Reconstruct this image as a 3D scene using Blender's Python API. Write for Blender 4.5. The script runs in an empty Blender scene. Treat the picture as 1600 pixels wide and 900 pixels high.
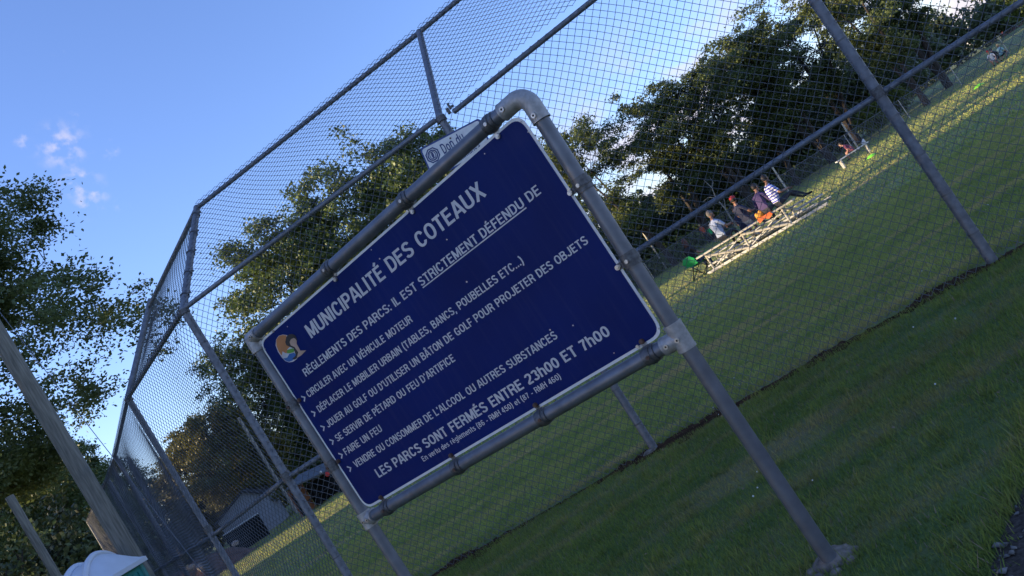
import bpy, bmesh, math, random
import numpy as np
from mathutils import Vector, Matrix
R = math.radians
SC = bpy.context.scene
COL = SC.collection

# ------------------------------------------------------------------ camera
EYE = Vector((0, 0, 1.5))
ROLL, PITCH, FPX = R(32.793), R(3.038), 1280.0
u0 = Vector((1, 0, 0)); v0 = Vector((0, -math.sin(PITCH), math.cos(PITCH))); f0 = Vector((0, math.cos(PITCH), math.sin(PITCH)))
cr, sr = math.cos(ROLL), math.sin(ROLL)
cx = u0*cr - v0*sr; cy = u0*sr + v0*cr
cd = bpy.data.cameras.new('camera'); cam = bpy.data.objects.new('camera', cd); COL.objects.link(cam)
cd.sensor_width = 36; cd.lens = 36*FPX/1600; cd.clip_start = .05; cd.clip_end = 2000
mw = Matrix((cx, cy, -f0)).transposed().to_4x4(); mw.translation = EYE
cam.matrix_world = mw; SC.camera = cam

def ray(px, py):
    x = px-800; y = py-450
    u = x*cr - y*sr; v = -x*sr - y*cr
    return f0*FPX + u0*u + v0*v
def at(px, py, Y):
    d = ray(px, py); return EYE + d*(Y/d.y)
def on_ground(px, py, z=0):
    d = ray(px, py); return EYE + d*((z-EYE.z)/d.z)
def on_plane(px, py, p, n):
    d = ray(px, py); return EYE + d*((p-EYE).dot(n)/d.dot(n))

# ------------------------------------------------------------------ light
SUN_EL, SUN_AZ = R(9), R(-97)       # azimuth from +Y towards +X
sdir = Vector((math.sin(SUN_AZ)*math.cos(SUN_EL), math.cos(SUN_AZ)*math.cos(SUN_EL), math.sin(SUN_EL)))
sl = bpy.data.lights.new('sun', 'SUN'); sl.energy = 4.3; sl.angle = R(.5); sl.color = (1, .78, .5)
so = bpy.data.objects.new('sun', sl); COL.objects.link(so); so.rotation_euler = sdir.to_track_quat('Z', 'Y').to_euler()
SC.view_settings.view_transform = 'Standard'; SC.view_settings.look = 'None'; SC.view_settings.gamma = 1
SC.view_settings.exposure = 1.2
W = bpy.data.worlds.new('World'); SC.world = W; W.use_nodes = True
nt = W.node_tree; nt.nodes.clear(); N = nt.nodes.new; L = nt.links.new
sky = N('ShaderNodeTexSky'); sky.sky_type = 'NISHITA'; sky.sun_disc = False; sky.sun_elevation = SUN_EL; sky.sun_rotation = SUN_AZ
sky.air_density = 1.0; sky.dust_density = .3; sky.ozone_density = 2.2
bg = N('ShaderNodeBackground'); bg.inputs[1].default_value = .15
out = N('ShaderNodeOutputWorld')
tc = N('ShaderNodeTexCoord')
def math_n(op, a, b=None, c=None):
    n = N('ShaderNodeMath'); n.operation = op
    for i, s in enumerate((a, b, c)):
        if s is None: continue
        if isinstance(s, (int, float)): n.inputs[i].default_value = s
        else: L(s, n.inputs[i])
    return n.outputs[0]
def smooth(x, a, b):
    n = N('ShaderNodeMapRange'); n.interpolation_type = 'SMOOTHSTEP'
    L(x, n.inputs[0]); n.inputs[1].default_value = a; n.inputs[2].default_value = b; return n.outputs[0]
no1 = N('ShaderNodeTexNoise'); no1.inputs['Scale'].default_value = 9; no1.inputs['Detail'].default_value = 7; no1.inputs['Roughness'].default_value = .62
mp = N('ShaderNodeMapping'); mp.inputs['Scale'].default_value = (1, 1, 2.2)
L(tc.outputs['Generated'], mp.inputs[0]); L(mp.outputs[0], no1.inputs['Vector'])
fac = None
# two small puffs and a bank low behind the trees
for (px, py, rad, thr) in ((97, 229, .030, .38), (125, 286, .026, .40), (150, 298, .016, .42), (137, 319, .018, .40), (170, 234, .012, .46), (190, 321, .009, .42), (44, 222, .016, .48), (115, 195, .016, .52), (90, 78, .008, .5)):
    d = ray(px, py).normalized()
    dist = N('ShaderNodeVectorMath'); dist.operation = 'DISTANCE'; L(tc.outputs['Generated'], dist.inputs[0]); dist.inputs[1].default_value = d
    no2 = N('ShaderNodeTexNoise'); no2.inputs['Scale'].default_value = 70; no2.inputs['Detail'].default_value = 6; L(tc.outputs['Generated'], no2.inputs['Vector'])
    near = smooth(dist.outputs['Value'], rad*1.15, rad*.1)
    c = math_n('MULTIPLY', math_n('MULTIPLY', smooth(no2.outputs[0], thr+.02, thr+.32), near), .62)
    fac = c if fac is None else math_n('MAXIMUM', fac, c)
sep = N('ShaderNodeSeparateXYZ'); L(tc.outputs['Generated'], sep.inputs[0])
low = math_n('MULTIPLY', smooth(sep.outputs['Z'], .26, .10), smooth(sep.outputs['Z'], -.02, .03))
bank = math_n('MULTIPLY', math_n('MULTIPLY', smooth(no1.outputs[0], .40, .60), low), math_n('MULTIPLY', smooth(sep.outputs['X'], -.05, .25), .9))
fac = math_n('MAXIMUM', fac, bank)
mix = N('ShaderNodeMix'); mix.data_type = 'RGBA'; L(fac, mix.inputs[0])
tint = N('ShaderNodeMix'); tint.data_type = 'RGBA'; tint.blend_type = 'MULTIPLY'; tint.inputs[0].default_value = 1
L(sky.outputs[0], tint.inputs[6]); tint.inputs[7].default_value = (.94, .95, 1.33, 1)
L(tint.outputs[2], mix.inputs[6]); mix.inputs[7].default_value = (2.7, 2.5, 2.9, 1)
L(mix.outputs[2], bg.inputs[0]); L(bg.outputs[0], out.inputs[0])

# ------------------------------------------------------------------ helpers
rng = np.random.default_rng(7)
random.seed(7)
class MB:
    def __init__(s): s.v = []; s.f = []; s.m = []
    def add(s, vs, fs, mi=0):
        o = len(s.v); s.v += [tuple(v) for v in vs]; s.f += [tuple(i+o for i in f) for f in fs]; s.m += [mi]*len(fs)
    def box(s, c, size, rot=None, mi=0, bev=0):
        hx, hy, hz = [q/2 for q in size]; c = Vector(c)
        vs = [Vector((x, y, z)) for x in (-hx, hx) for y in (-hy, hy) for z in (-hz, hz)]
        if rot is not None: vs = [rot @ v for v in vs]
        s.add([v+c for v in vs], [(0, 1, 3, 2), (4, 6, 7, 5), (0, 4, 5, 1), (2, 3, 7, 6), (0, 2, 6, 4), (1, 5, 7, 3)], mi)
    def tube(s, pts, rad, n=10, cap=True, mi=0):
        pts = [Vector(p) for p in pts]; k = len(pts)
        if isinstance(rad, (int, float)): rad = [rad]*k
        prev = None; vs = []; fs = []
        for i, p in enumerate(pts):
            d = (pts[min(i+1, k-1)]-pts[max(i-1, 0)]).normalized()
            if prev is None:
                a = d.orthogonal().normalized()
            else:
                a = (prev - d*prev.dot(d)).normalized()
            prev = a; b = d.cross(a)
            for j in range(n):
                t = 2*math.pi*j/n; vs.append(p + (a*math.cos(t)+b*math.sin(t))*rad[i])
        for i in range(k-1):
            for j in range(n):
                j2 = (j+1) % n; fs.append((i*n+j, i*n+j2, (i+1)*n+j2, (i+1)*n+j))
        if cap:
            fs.append(tuple(range(n-1, -1, -1))); fs.append(tuple((k-1)*n+j for j in range(n)))
        s.add(vs, fs, mi)
    def ball(s, c, r, nu=12, nv=8, mi=0, mat=None):
        c = Vector(c); r = (r, r, r) if isinstance(r, (int, float)) else r
        vs = []; fs = []
        for i in range(nv+1):
            ph = math.pi*i/nv
            for j in range(nu):
                th = 2*math.pi*j/nu
                v = Vector((r[0]*math.sin(ph)*math.cos(th), r[1]*math.sin(ph)*math.sin(th), r[2]*math.cos(ph)))
                if mat: v = mat @ v
                vs.append(v+c)
        for i in range(nv):
            for j in range(nu):
                j2 = (j+1) % nu; fs.append((i*nu+j, (i+1)*nu+j, (i+1)*nu+j2, i*nu+j2))
        s.add(vs, fs, mi)
    def prism(s, poly, n, th, mi=0):           # polygon of 3D points pushed along n by th
        k = len(poly); n = Vector(n); a = [Vector(p) for p in poly]; b = [p+n*th for p in a]
        fs = [tuple(range(k-1, -1, -1)), tuple(range(k, 2*k))]+[(i, (i+1) % k, k+(i+1) % k, k+i) for i in range(k)]
        s.add(a+b, fs, mi)
    def build(s, name, mats, parent=None, smooth=True, origin=None):
        me = bpy.data.meshes.new(name)
        o0 = Vector(origin) if origin is not None else Vector((0, 0, 0))
        me.from_pydata([tuple(Vector(v)-o0) for v in s.v], [], s.f)
        mats = mats if isinstance(mats, (list, tuple)) else [mats]
        for m in mats: me.materials.append(m)
        me.polygons.foreach_set('material_index', s.m)
        if smooth:
            me.polygons.foreach_set('use_smooth', [True]*len(s.f))
            try: me.set_sharp_from_angle(angle=R(38))
            except Exception: pass
        return link(name, me, parent, o0)
def link(name, me, parent=None, loc=(0, 0, 0)):
    o = bpy.data.objects.new(name, me); COL.objects.link(o)
    if parent: o.parent = parent
    o.location = loc
    return o
def tag(o, label=None, cat=None, group=None, kind=None):
    if label: o['label'] = label
    if cat: o['category'] = cat
    if group: o['group'] = group
    if kind: o['kind'] = kind
    return o
def thing(name, loc, label, cat, group=None, rz=0, scale=1):
    o = bpy.data.objects.new(name, None); COL.objects.link(o); o.empty_display_size = .2
    o.location = loc; o.rotation_euler = (0, 0, rz); o.scale = (scale,)*3
    return tag(o, label, cat, group)
def copy_tree(o, parent=None):
    c = o.copy(); COL.objects.link(c)
    if parent: c.parent = parent
    for ch in list(o.children): copy_tree(ch, c)
    return c
def np_mesh(name, V, F, mats, mi=None):         # numpy arrays, F is (n,3) or (n,4)
    me = bpy.data.meshes.new(name); n, k = F.shape
    me.vertices.add(len(V)); me.vertices.foreach_set('co', np.ascontiguousarray(V, dtype=np.float32).ravel())
    me.loops.add(n*k); me.loops.foreach_set('vertex_index', np.ascontiguousarray(F, dtype=np.int32).ravel())
    me.polygons.add(n); me.polygons.foreach_set('loop_start', np.arange(0, n*k, k, dtype=np.int32))
    try: me.polygons.foreach_set('loop_total', np.full(n, k, dtype=np.int32))
    except Exception: pass
    for m in mats: me.materials.append(m)
    if mi is not None: me.polygons.foreach_set('material_index', np.asarray(mi, dtype=np.int32))
    me.update(calc_edges=True)
    return me

# ------------------------------------------------------------------ materials
def mat(name, col, rough=.6, metal=0, var=.25, scale=8, col2=None, bump=0, spec=.5, detail=5, coords='Object', stretch=None, trans=0):
    m = bpy.data.materials.new(name); m.use_nodes = True; t = m.node_tree; n = t.nodes; b = n['Principled BSDF']
    b.inputs['Roughness'].default_value = rough; b.inputs['Metallic'].default_value = metal; b.inputs['Specular IOR Level'].default_value = spec
    tcn = n.new('ShaderNodeTexCoord'); ns = n.new('ShaderNodeTexNoise'); ns.inputs['Scale'].default_value = scale; ns.inputs['Detail'].default_value = detail
    src = tcn.outputs['Object' if coords == 'Geo' else coords]
    if coords == 'Geo':
        g = n.new('ShaderNodeNewGeometry'); src = g.outputs['Position']
    if stretch:
        mpn = n.new('ShaderNodeMapping'); mpn.inputs['Scale'].default_value = stretch; t.links.new(src, mpn.inputs[0]); src = mpn.outputs[0]
    t.links.new(src, ns.inputs['Vector'])
    rp = n.new('ShaderNodeValToRGB'); c2 = col2 or tuple(c*(1-var) for c in col)
    rp.color_ramp.elements[0].position = .32; rp.color_ramp.elements[1].position = .68
    rp.color_ramp.elements[0].color = (*c2, 1); rp.color_ramp.elements[1].color = (*[min(1, c*(1+var*.5)) for c in col], 1)
    t.links.new(ns.outputs[0], rp.inputs[0]); t.links.new(rp.outputs[0], b.inputs['Base Color'])
    if bump:
        bn = n.new('ShaderNodeBump'); bn.inputs['Strength'].default_value = bump; bn.inputs['Distance'].default_value = .01
        t.links.new(ns.outputs[0], bn.inputs['Height']); t.links.new(bn.outputs[0], b.inputs['Normal'])
    if trans:
        tr = n.new('ShaderNodeBsdfTranslucent'); mx = n.new('ShaderNodeMixShader'); mx.inputs[0].default_value = trans
        t.links.new(rp.outputs[0], tr.inputs[0]); t.links.new(b.outputs[0], mx.inputs[1]); t.links.new(tr.outputs[0], mx.inputs[2])
        t.links.new(mx.outputs[0], n['Material Output'].inputs[0])
    return m
M = dict(
    galv=mat('galvanized steel', (.14, .148, .168), .45, .45, .22, 14, bump=.02),
    galv_fit=mat('cast fitting', (.36, .345, .33), .55, .45, .25, 40, bump=.06),
    clamp=mat('clamp band', (.12, .12, .125), .55, .6, .4, 60),
    fence=mat('weathered fence pipe', (.18, .19, .215), .6, .45, .28, 18, bump=.03),
    wire=mat('fence wire', (.15, .155, .17), .55, .6, .3, 5),
    blue=mat('blue sign face', (.0012, .013, .105), .45, 0, .16, 2.2, spec=.09),
    white=mat('sign white', (.66, .65, .64), .5, 0, .1, 20),
    letter=mat('sign lettering', (.50, .49, .49), .5, 0, .08, 20),
    bolt=mat('bolt', (.45, .44, .42), .4, .7, .3, 80),
    rust=mat('dark bolt', (.12, .07, .05), .7, .3, .4, 80),
    conc=mat('concrete', (.20, .165, .135), .95, 0, .5, 30, bump=.5, spec=.1),
    wood=mat('weathered wood', (.20, .185, .15), .9, 0, .4, 6, bump=.5, stretch=(6, 6, .5)),
    bark=mat('bark', (.05, .04, .033), .95, 0, .4, 9, bump=.6, stretch=(4, 4, .8)),
    pale_bark=mat('pale bark', (.34, .31, .26), .9, 0, .4, 9, bump=.4),
    leaf=mat('maple leaf', (.12, .155, .052), .55, 0, .4, .9, coords='Geo', trans=.4),
    leaf2=mat('linden leaf', (.12, .165, .045), .5, 0, .45, .8, coords='Geo', trans=.3),
    leaf3=mat('sunlit yellow leaf', (.15, .145, .035), .5, 0, .4, .7, coords='Geo', trans=.3),  # warm yellow of the low sun is put into this leaf colour
    dark_leaf=mat('hedge leaf', (.095, .12, .045), .55, 0, .5, .6, coords='Geo', trans=.2),
    shrub=mat('light shrub leaf', (.12, .16, .03), .5, 0, .4, 2, coords='Geo', trans=.3),
    teal=mat('teal plastic', (.0, .20, .19), .35, 0, .1, 4),
    potty_w=mat('white plastic', (.62, .64, .68), .4, 0, .06, 5),
    dark=mat('dark opening', (.02, .022, .024), .8, 0, .3, 5, spec=.1),
    siding=mat('pale siding', (.27, .29, .33), .7, 0, .15, 2, stretch=(.2, .2, 12)),
    roof=mat('dark shingle', (.05, .052, .058), .9, 0, .35, 14),
    orange_w=mat('orange brown board', (.30, .13, .06), .8, 0, .3, 8),
    red=mat('red plastic', (.55, .03, .025), .4, 0, .1, 5),
    earth=mat('reddish earth', (.16, .085, .06), .95, 0, .5, 5, bump=.6),
    alu=mat('aluminium plank', (.50, .49, .46), .5, .35, .2, 12),
    frame_p=mat('cream painted frame', (.50, .46, .37), .55, 0, .2, 9),
    green=mat('green fabric', (.0, .34, .075), .6, 0, .15, 12),
    neon=mat('neon green plastic', (.22, .75, .03), .5, 0, .1, 10),
    orange=mat('orange plastic', (.75, .14, .02), .5, 0, .1, 10),
    yellow=mat('yellow fabric', (.75, .33, .03), .6, 0, .1, 10),
    pebble=mat('pebble', (.17, .16, .15), .85, 0, .5, 30, coords='Geo'),
)

t = M['blue'].node_tree; n_ = t.nodes; b_ = n_['Principled BSDF']; tcx = n_.new('ShaderNodeTexCoord'); mpx = n_.new('ShaderNodeMapping'); mpx.inputs['Scale'].default_value = (14, 14, 1.2)
nx_ = n_.new('ShaderNodeTexNoise'); nx_.inputs['Scale'].default_value = 3; nx_.inputs['Detail'].default_value = 8; rx_ = n_.new('ShaderNodeValToRGB'); rx_.color_ramp.elements[0].position = .52; rx_.color_ramp.elements[1].position = .85
rx_.color_ramp.elements[0].color = (0, 0, 0, 1); rx_.color_ramp.elements[1].color = (.045, .045, .045, 1); mx_ = n_.new('ShaderNodeMix'); mx_.data_type = 'RGBA'; mx_.inputs[7].default_value = (.20, .19, .18, 1)
src_ = b_.inputs['Base Color'].links[0].from_socket; t.links.new(tcx.outputs['Object'], mpx.inputs[0]); t.links.new(mpx.outputs[0], nx_.inputs['Vector']); t.links.new(nx_.outputs[0], rx_.inputs[0]); t.links.new(rx_.outputs[0], mx_.inputs[0]); t.links.new(src_, mx_.inputs[6]); t.links.new(mx_.outputs[2], b_.inputs['Base Color'])
# ------------------------------------------------------------------ ground
fd = Vector((3.208-(-2.909), 6.368-8.183, 0)).normalized()       # along the backstop
fn = Vector((-fd.y, fd.x, 0))                                   # away from the camera
def ground_material(name='mown grass', gain=(1, 1, 1), blade=False):
    m = bpy.data.materials.new(name); m.use_nodes = True; t = m.node_tree; n = t.nodes; b = n['Principled BSDF']; lk = t.links.new
    b.inputs['Roughness'].default_value = .9; b.inputs['Specular IOR Level'].default_value = .15
    g = n.new('ShaderNodeNewGeometry')
    def noise(scale, stretch, rot=0, detail=5):
        mpn = n.new('ShaderNodeMapping'); mpn.inputs['Scale'].default_value = stretch; mpn.inputs['Rotation'].default_value = (0, 0, rot)
        lk(g.outputs['Position'], mpn.inputs[0]); q = n.new('ShaderNodeTexNoise'); q.inputs['Scale'].default_value = scale; q.inputs['Detail'].default_value = detail
        lk(mpn.outputs[0], q.inputs['Vector']); return q.outputs[0]
    ang = math.atan2(fd.y, fd.x)
    def ramp(src, p0, p1, c0, c1):
        r = n.new('ShaderNodeValToRGB'); r.color_ramp.elements[0].position = p0; r.color_ramp.elements[1].position = p1
        r.color_ramp.elements[0].color = (*c0, 1); r.color_ramp.elements[1].color = (*c1, 1); lk(src, r.inputs[0]); return r.outputs[0]
    def mixc(f, a, c):
        mx = n.new('ShaderNodeMix'); mx.data_type = 'RGBA'; lk(f, mx.inputs[0]); lk(a, mx.inputs[6])
        if isinstance(c, tuple): mx.inputs[7].default_value = (*c, 1)
        else: lk(c, mx.inputs[7])
        return mx.outputs[2]
    base = ramp(noise(2.2, (1, 1, 1), 0, 8), .34, .66, (.055, .095, .022), (.145, .185, .046))
    fine = ramp(noise(42, (1, 1, 1)), .3, .7, (.052, .088, .022), (.135, .175, .060))
    c = mixc(ramp(noise(60, (1, 1, 1), 0, 2), .35, .65, (0.2,)*3, (.75,)*3), base, fine)
    dry = ramp(noise(1.3, (.25, 2.0, 1), -ang, 5), .50, .70, (0, 0, 0), (.85, .85, .85))
    c = mixc(dry, c, (.20, .165, .085))
    mow = ramp(noise(.55, (.06, 1.8, 1), -ang*.2, 3), .45, .6, (0, 0, 0), (.35, .35, .35))
    c = mixc(mow, c, (.15, .165, .052))
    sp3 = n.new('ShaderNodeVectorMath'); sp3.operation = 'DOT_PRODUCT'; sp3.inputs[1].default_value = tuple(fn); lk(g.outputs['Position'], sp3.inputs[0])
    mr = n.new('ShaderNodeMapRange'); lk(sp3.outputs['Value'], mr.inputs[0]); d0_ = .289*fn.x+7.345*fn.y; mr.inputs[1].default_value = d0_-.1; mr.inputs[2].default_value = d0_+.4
    fld = n.new('ShaderNodeMix'); fld.data_type = 'RGBA'; fld.blend_type = 'MULTIPLY'; fld.inputs[0].default_value = 1; lk(c, fld.inputs[6]); fld.inputs[7].default_value = (1.85, 1.66, 1.95, 1)  # grass beyond the fence coloured lighter, for sheen as well as dryness
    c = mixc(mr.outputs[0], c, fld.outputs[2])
    gn = n.new('ShaderNodeMix'); gn.data_type = 'RGBA'; gn.blend_type = 'MULTIPLY'; gn.inputs[0].default_value = 1; lk(c, gn.inputs[6]); gn.inputs[7].default_value = (*gain, 1); c = gn.outputs[2]
    lk(c, b.inputs['Base Color'])
    if blade:
        b.inputs['Roughness'].default_value = .65
        tr = n.new('ShaderNodeBsdfTranslucent'); mx = n.new('ShaderNodeMixShader'); mx.inputs[0].default_value = .3
        lk(c, tr.inputs[0]); lk(b.outputs[0], mx.inputs[1]); lk(tr.outputs[0], mx.inputs[2]); lk(mx.outputs[0], n['Material Output'].inputs[0])
        return m
    bn = n.new('ShaderNodeBump'); bn.inputs['Strength'].default_value = .9; bn.inputs['Distance'].default_value = .03
    lk(noise(30, (1, 1, 1)), bn.inputs['Height']); lk(bn.outputs[0], b.inputs['Normal'])
    return m
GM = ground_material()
mb = MB(); G = 20; S = 900
for i in range(G+1):
    for j in range(G+1): mb.v.append((-S+2*S*i/G, -S+2*S*j/G, 0))
for i in range(G):
    for j in range(G): mb.f.append((i*(G+1)+j, (i+1)*(G+1)+j, (i+1)*(G+1)+j+1, i*(G+1)+j+1)); mb.m.append(0)
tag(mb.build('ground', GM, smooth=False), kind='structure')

P1, P2, P3 = Vector((-2.909, 8.183, 0)), Vector((.289, 7.345, 0)), Vector((3.208, 6.368, 0))
P4 = P3 + (P3-P2)*1.03
# worn strip of bare earth along the fence
mb = MB(); npt = 260; a0 = P1-fd*1.5; ln = 10.5
def fence_pt(s):
    if s < 0: return P1 + (P1-P2).normalized()*(-s)*0 + (P1-P2)*(-s/3.306)
    if s < 3.306: return P1.lerp(P2, s/3.306)
    return P2.lerp(P3, (s-3.306)/3.078)
vs = []; fs = []
for i in range(npt+1):
    s = -.6 + 10*i/npt; p = fence_pt(s)
    nz = lambda a, f: .5+.5*math.sin(s*f+a+1.3*math.sin(s*f*2.3+a))
    w1 = max(.05, 1.35*(.20*nz(1, 1.9)*nz(2, 5.1)+.10*random.random())-.02); w2 = max(.085, 1.35*(.24*nz(4, 1.4)*nz(0, 4.3)+.12*random.random())-.02)
    if 1.9 < s < 2.9: w1 *= .35; w2 *= .35
    vs += [p+fn*w1+Vector((0, 0, .004)), p+Vector((0, 0, .012)), p-fn*w2+Vector((0, 0, .004))]
for i in range(npt):
    for k in range(2): fs.append((i*3+k, i*3+k+1, i*3+k+4, i*3+k+3))
mb.add(vs, fs)
tag(mb.build('dirt_strip', mat('bare soil', (.060, .030, .017), .95, 0, .6, 9, bump=1, spec=.02), smooth=False), kind='structure')
# gravel by the lower right corner
edge = [(1.95, 3.95), (1.62, 3.62), (1.36, 3.30), (1.14, 3.08), (.96, 2.93), (.83, 2.80), (.70, 2.62), (.45, 2.35), (.1, 2.1), (-.5, 1.8), (-2.5, 1.2), (-2.5, -6), (8, -6), (8, 6)]
mb = MB(); mb.add([(x, y, .005) for x, y in edge], [tuple(range(len(edge)))])
tag(mb.build('gravel_patch', mat('gravel bed', (.075, .06, .05), .95, 0, .5, 60, bump=1, spec=.05), smooth=False), kind='structure')
V = []; F = []
for i in range(2600):
    x, y = rng.uniform(.5, 3.2), rng.uniform(2.2, 4.6)
    # keep inside the patch (beyond it only a few strays)
    xs = np.interp(y, [1.8, 2.1, 2.35, 2.62, 2.8, 2.93, 3.08, 3.3, 3.62, 3.95, 6], [-.5, .1, .45, .7, .83, .96, 1.14, 1.36, 1.62, 1.95, 4])
    if x < xs + rng.normal(0, .05): continue
    r = rng.uniform(.005, .019); c = np.array((x, y, .004+r*.4)); o = len(V)
    for d in ((1, 0, 0), (0, 1, 0), (-1, 0, 0), (0, -1, 0), (0, 0, .8), (0, 0, -.8)):
        V.append(c+np.array(d)*r*rng.uniform(.6, 1.3, 3)+rng.normal(0, r*.2, 3))
    for a, b_ in ((0, 1), (1, 2), (2, 3), (3, 0)): F += [(o+a, o+b_, o+4), (o+b_, o+a, o+5)]
tag(link('gravel_stones', np_mesh('gravel_stones', np.array(V), np.array(F), [M['pebble']])), kind='stuff')

# grass blades
def blades(name, P, hmin, hmax, wid, mats, lean=.6):
    n = len(P); h = rng.uniform(hmin, hmax, n); a = rng.uniform(0, 2*math.pi, n); w = wid*rng.uniform(.6, 1.3, n)
    side = np.stack([np.cos(a), np.sin(a), np.zeros(n)], 1)*w[:, None]
    b = rng.uniform(0, 2*math.pi, n); l = rng.uniform(.1, lean, n)*h
    tip = np.stack([np.cos(b)*l, np.sin(b)*l, h], 1)
    V = np.empty((n*3, 3)); V[0::3] = P-side; V[1::3] = P+side; V[2::3] = P+tip
    F = np.arange(n*3).reshape(n, 3)
    mi = rng.choice(len(mats), n, p=np.array([.46, .34, .15, .05][:len(mats)])/sum([.46, .34, .15, .05][:len(mats)]))
    return tag(link(name, np_mesh(name, V, F, mats, mi)), kind='stuff')
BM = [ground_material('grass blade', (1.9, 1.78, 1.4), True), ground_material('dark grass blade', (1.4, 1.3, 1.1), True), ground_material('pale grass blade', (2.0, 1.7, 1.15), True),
      mat('dry grass blade', (.26, .20, .12), .7, 0, .4, 3, coords='Geo', trans=.2)]
def scatter(n, x0, x1, y0, y1, keep):
    P = np.stack([rng.uniform(x0, x1, n), rng.uniform(y0, y1, n), np.zeros(n)], 1); return P[keep(P)]
def fence_side(P): return (P[:, 0]-P2.x)*fn.x + (P[:, 1]-P2.y)*fn.y
def in_view(P, m=.06):
    u = P[:, 0]/P[:, 1]*FPX; v = (0-1.5)/P[:, 1]*FPX
    # pixel position on the 1600x900 picture
    v = v - math.tan(PITCH)*FPX*-1*0
    D = np.stack([P[:, 0], P[:, 1], P[:, 2]-1.5], 1)
    zz = D @ np.array(f0); X = 800 + FPX*(D @ np.array(cx))/zz; Y = 450 - FPX*(D @ np.array(cy))/zz
    return (X > -60) & (X < 1660) & (Y < 960) & (Y > -60)
xs_e = [-.5, .1, .45, .7, .83, .96, 1.14, 1.36, 1.62, 1.95, 4]; ys_e = [1.8, 2.1, 2.35, 2.62, 2.8, 2.93, 3.08, 3.3, 3.62, 3.95, 6]
near = scatter(420000, -3, 6, 2.2, 9.5, lambda P: in_view(P) & (fence_side(P) < -.11-.06*np.sin(P[:, 0]*2.3)) & (P[:, 0] < np.interp(P[:, 1], ys_e, xs_e)+rng.normal(0, .05, len(P))))
k = np.sin(near[:, 0]*3.1+near[:, 1]*1.7)+np.sin(near[:, 0]*1.3-near[:, 1]*2.9)
blades('near_grass', near[rng.uniform(-2.6, 2, len(near)) < k+1.2], .014, .036, .0030, BM)
mid = scatter(620000, -6, 11, 6, 15, lambda P: in_view(P) & (fence_side(P) > .09) & (rng.uniform(0, 1, len(P)) < np.clip(9.5/P[:, 1], .2, 1)**2*1.2))
FM = BM
blades('field_grass', mid, .018, .045, .0045, FM)
far_ = scatter(1500000, -24, 34, 14, 48, lambda P: in_view(P, 0) & (rng.uniform(0, 1, len(P)) < np.clip(14/P[:, 1], .1, 1)**2*.3))
blades('outfield_grass', far_, .03, .06, .014, FM)
strip = np.array([list(fence_pt(s)) for s in rng.uniform(-.5, 9, 500)]); off = rng.normal(0, .085, len(strip))
strip += np.outer(off, np.array(fn)); blades('edge_grass', strip, .03, .10, .0035, [BM[1], BM[2], BM[3], BM[0]], .9)
tc_ = scatter(900, -2, 6, 2.4, 9, lambda P: in_view(P) & (fence_side(P) < -.1) & (P[:, 0] < np.interp(P[:, 1], ys_e, xs_e)))[:150]
tp = np.concatenate([c+np.stack([rng.normal(0, .035, 34), rng.normal(0, .035, 34), np.zeros(34)], 1) for c in tc_])
blades('grass_tufts', tp, .03, .075, .0032, BM, .9)
ge = np.array([(np.interp(y, ys_e, xs_e)+rng.normal(-.05, .05), y, 0) for y in rng.uniform(2.5, 4.6, 1800)])
blades('gravel_edge_grass', ge, .03, .085, .0032, BM, .9)
fl_ = scatter(500, -3, 7, 2.6, 9.5, lambda P: in_view(P))[:70]; V = []; F = []
for p in fl_:
    o = len(V); r = rng.uniform(.008, .02); a_ = rng.uniform(0, 6.3); zz_ = rng.uniform(.02, .04)
    for k_ in range(4): V.append(p+np.array((math.cos(a_+k_*1.57)*r*(1 if k_ % 2 else .55), math.sin(a_+k_*1.57)*r*(1 if k_ % 2 else .55), zz_+rng.normal(0, .006))))
    F.append((o, o+1, o+2, o+3))
tag(link('fallen_leaves', np_mesh('fallen_leaves', np.array(V), np.array(F), [mat('fallen leaf', (.24, .15, .075), .7, 0, .5, 9, coords='Geo')])), kind='stuff')
# clover heads and litter-like flowers
cl = scatter(260, 0, 6, 2.6, 9, lambda P: in_view(P)); V = []; F = []
for p in cl[:26]:
    o = len(V); r = rng.uniform(.003, .008)
    for d in ((1, 0, 0), (0, 1, 0), (-1, 0, 0), (0, -1, 0), (0, 0, 1), (0, 0, -1)): V.append(p+np.array((0, 0, .045))+np.array(d)*r)
    for a, b_ in ((0, 1), (1, 2), (2, 3), (3, 0)): F += [(o+a, o+b_, o+4), (o+b_, o+a, o+5)]
tag(link('clover_flowers', np_mesh('clover_flowers', np.array(V), np.array(F), [M['white']])), kind='stuff')

# ------------------------------------------------------------------ backstop fence
BH, MH = 3.555, 1.558
LEAN = Vector((.35, 1.12, 1.19))
P0 = Vector((-4.95, 10.51, 0)); W1 = Vector((-7.48, 14.33, 0)); W2 = Vector((-8.92, 16.41, 0)); W3 = Vector((-12.93, 21.84, 0))
Z = Vector((0, 0, 1))
fence = thing('backstop_fence', P2, 'tall chain-link baseball backstop with canted top behind the blue sign', 'fence')
def fpart(mbx, name, m, smooth=True, parent=None):
    return _fp(mbx, name, m, smooth, parent)
def _fp(mbx, name, m, smooth, parent):
    o = mbx.build(name, m, None, smooth, origin=P2); o.parent = parent or fence; o.location = (0, 0, 0); return o
def pipe(pts, r, name, m=M['fence'], n=12):
    q = MB(); q.tube(pts, r, n); return _fp(q, name, m, True, None)
for P, r in ((P1, .040), (P2, .037), (P3, .043), (P4, .043)):
    q = MB(); q.tube([P-Z*.1, P+Z*BH], r, 14); q.tube([P+Z*BH, P+Z*BH+LEAN], r*.95, 14); q.ball(P+Z*BH, r*1.05); q.ball(P+Z*BH+LEAN, r*1.0)
    _fp(q, 'post', M['fence'], True, None)
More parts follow.
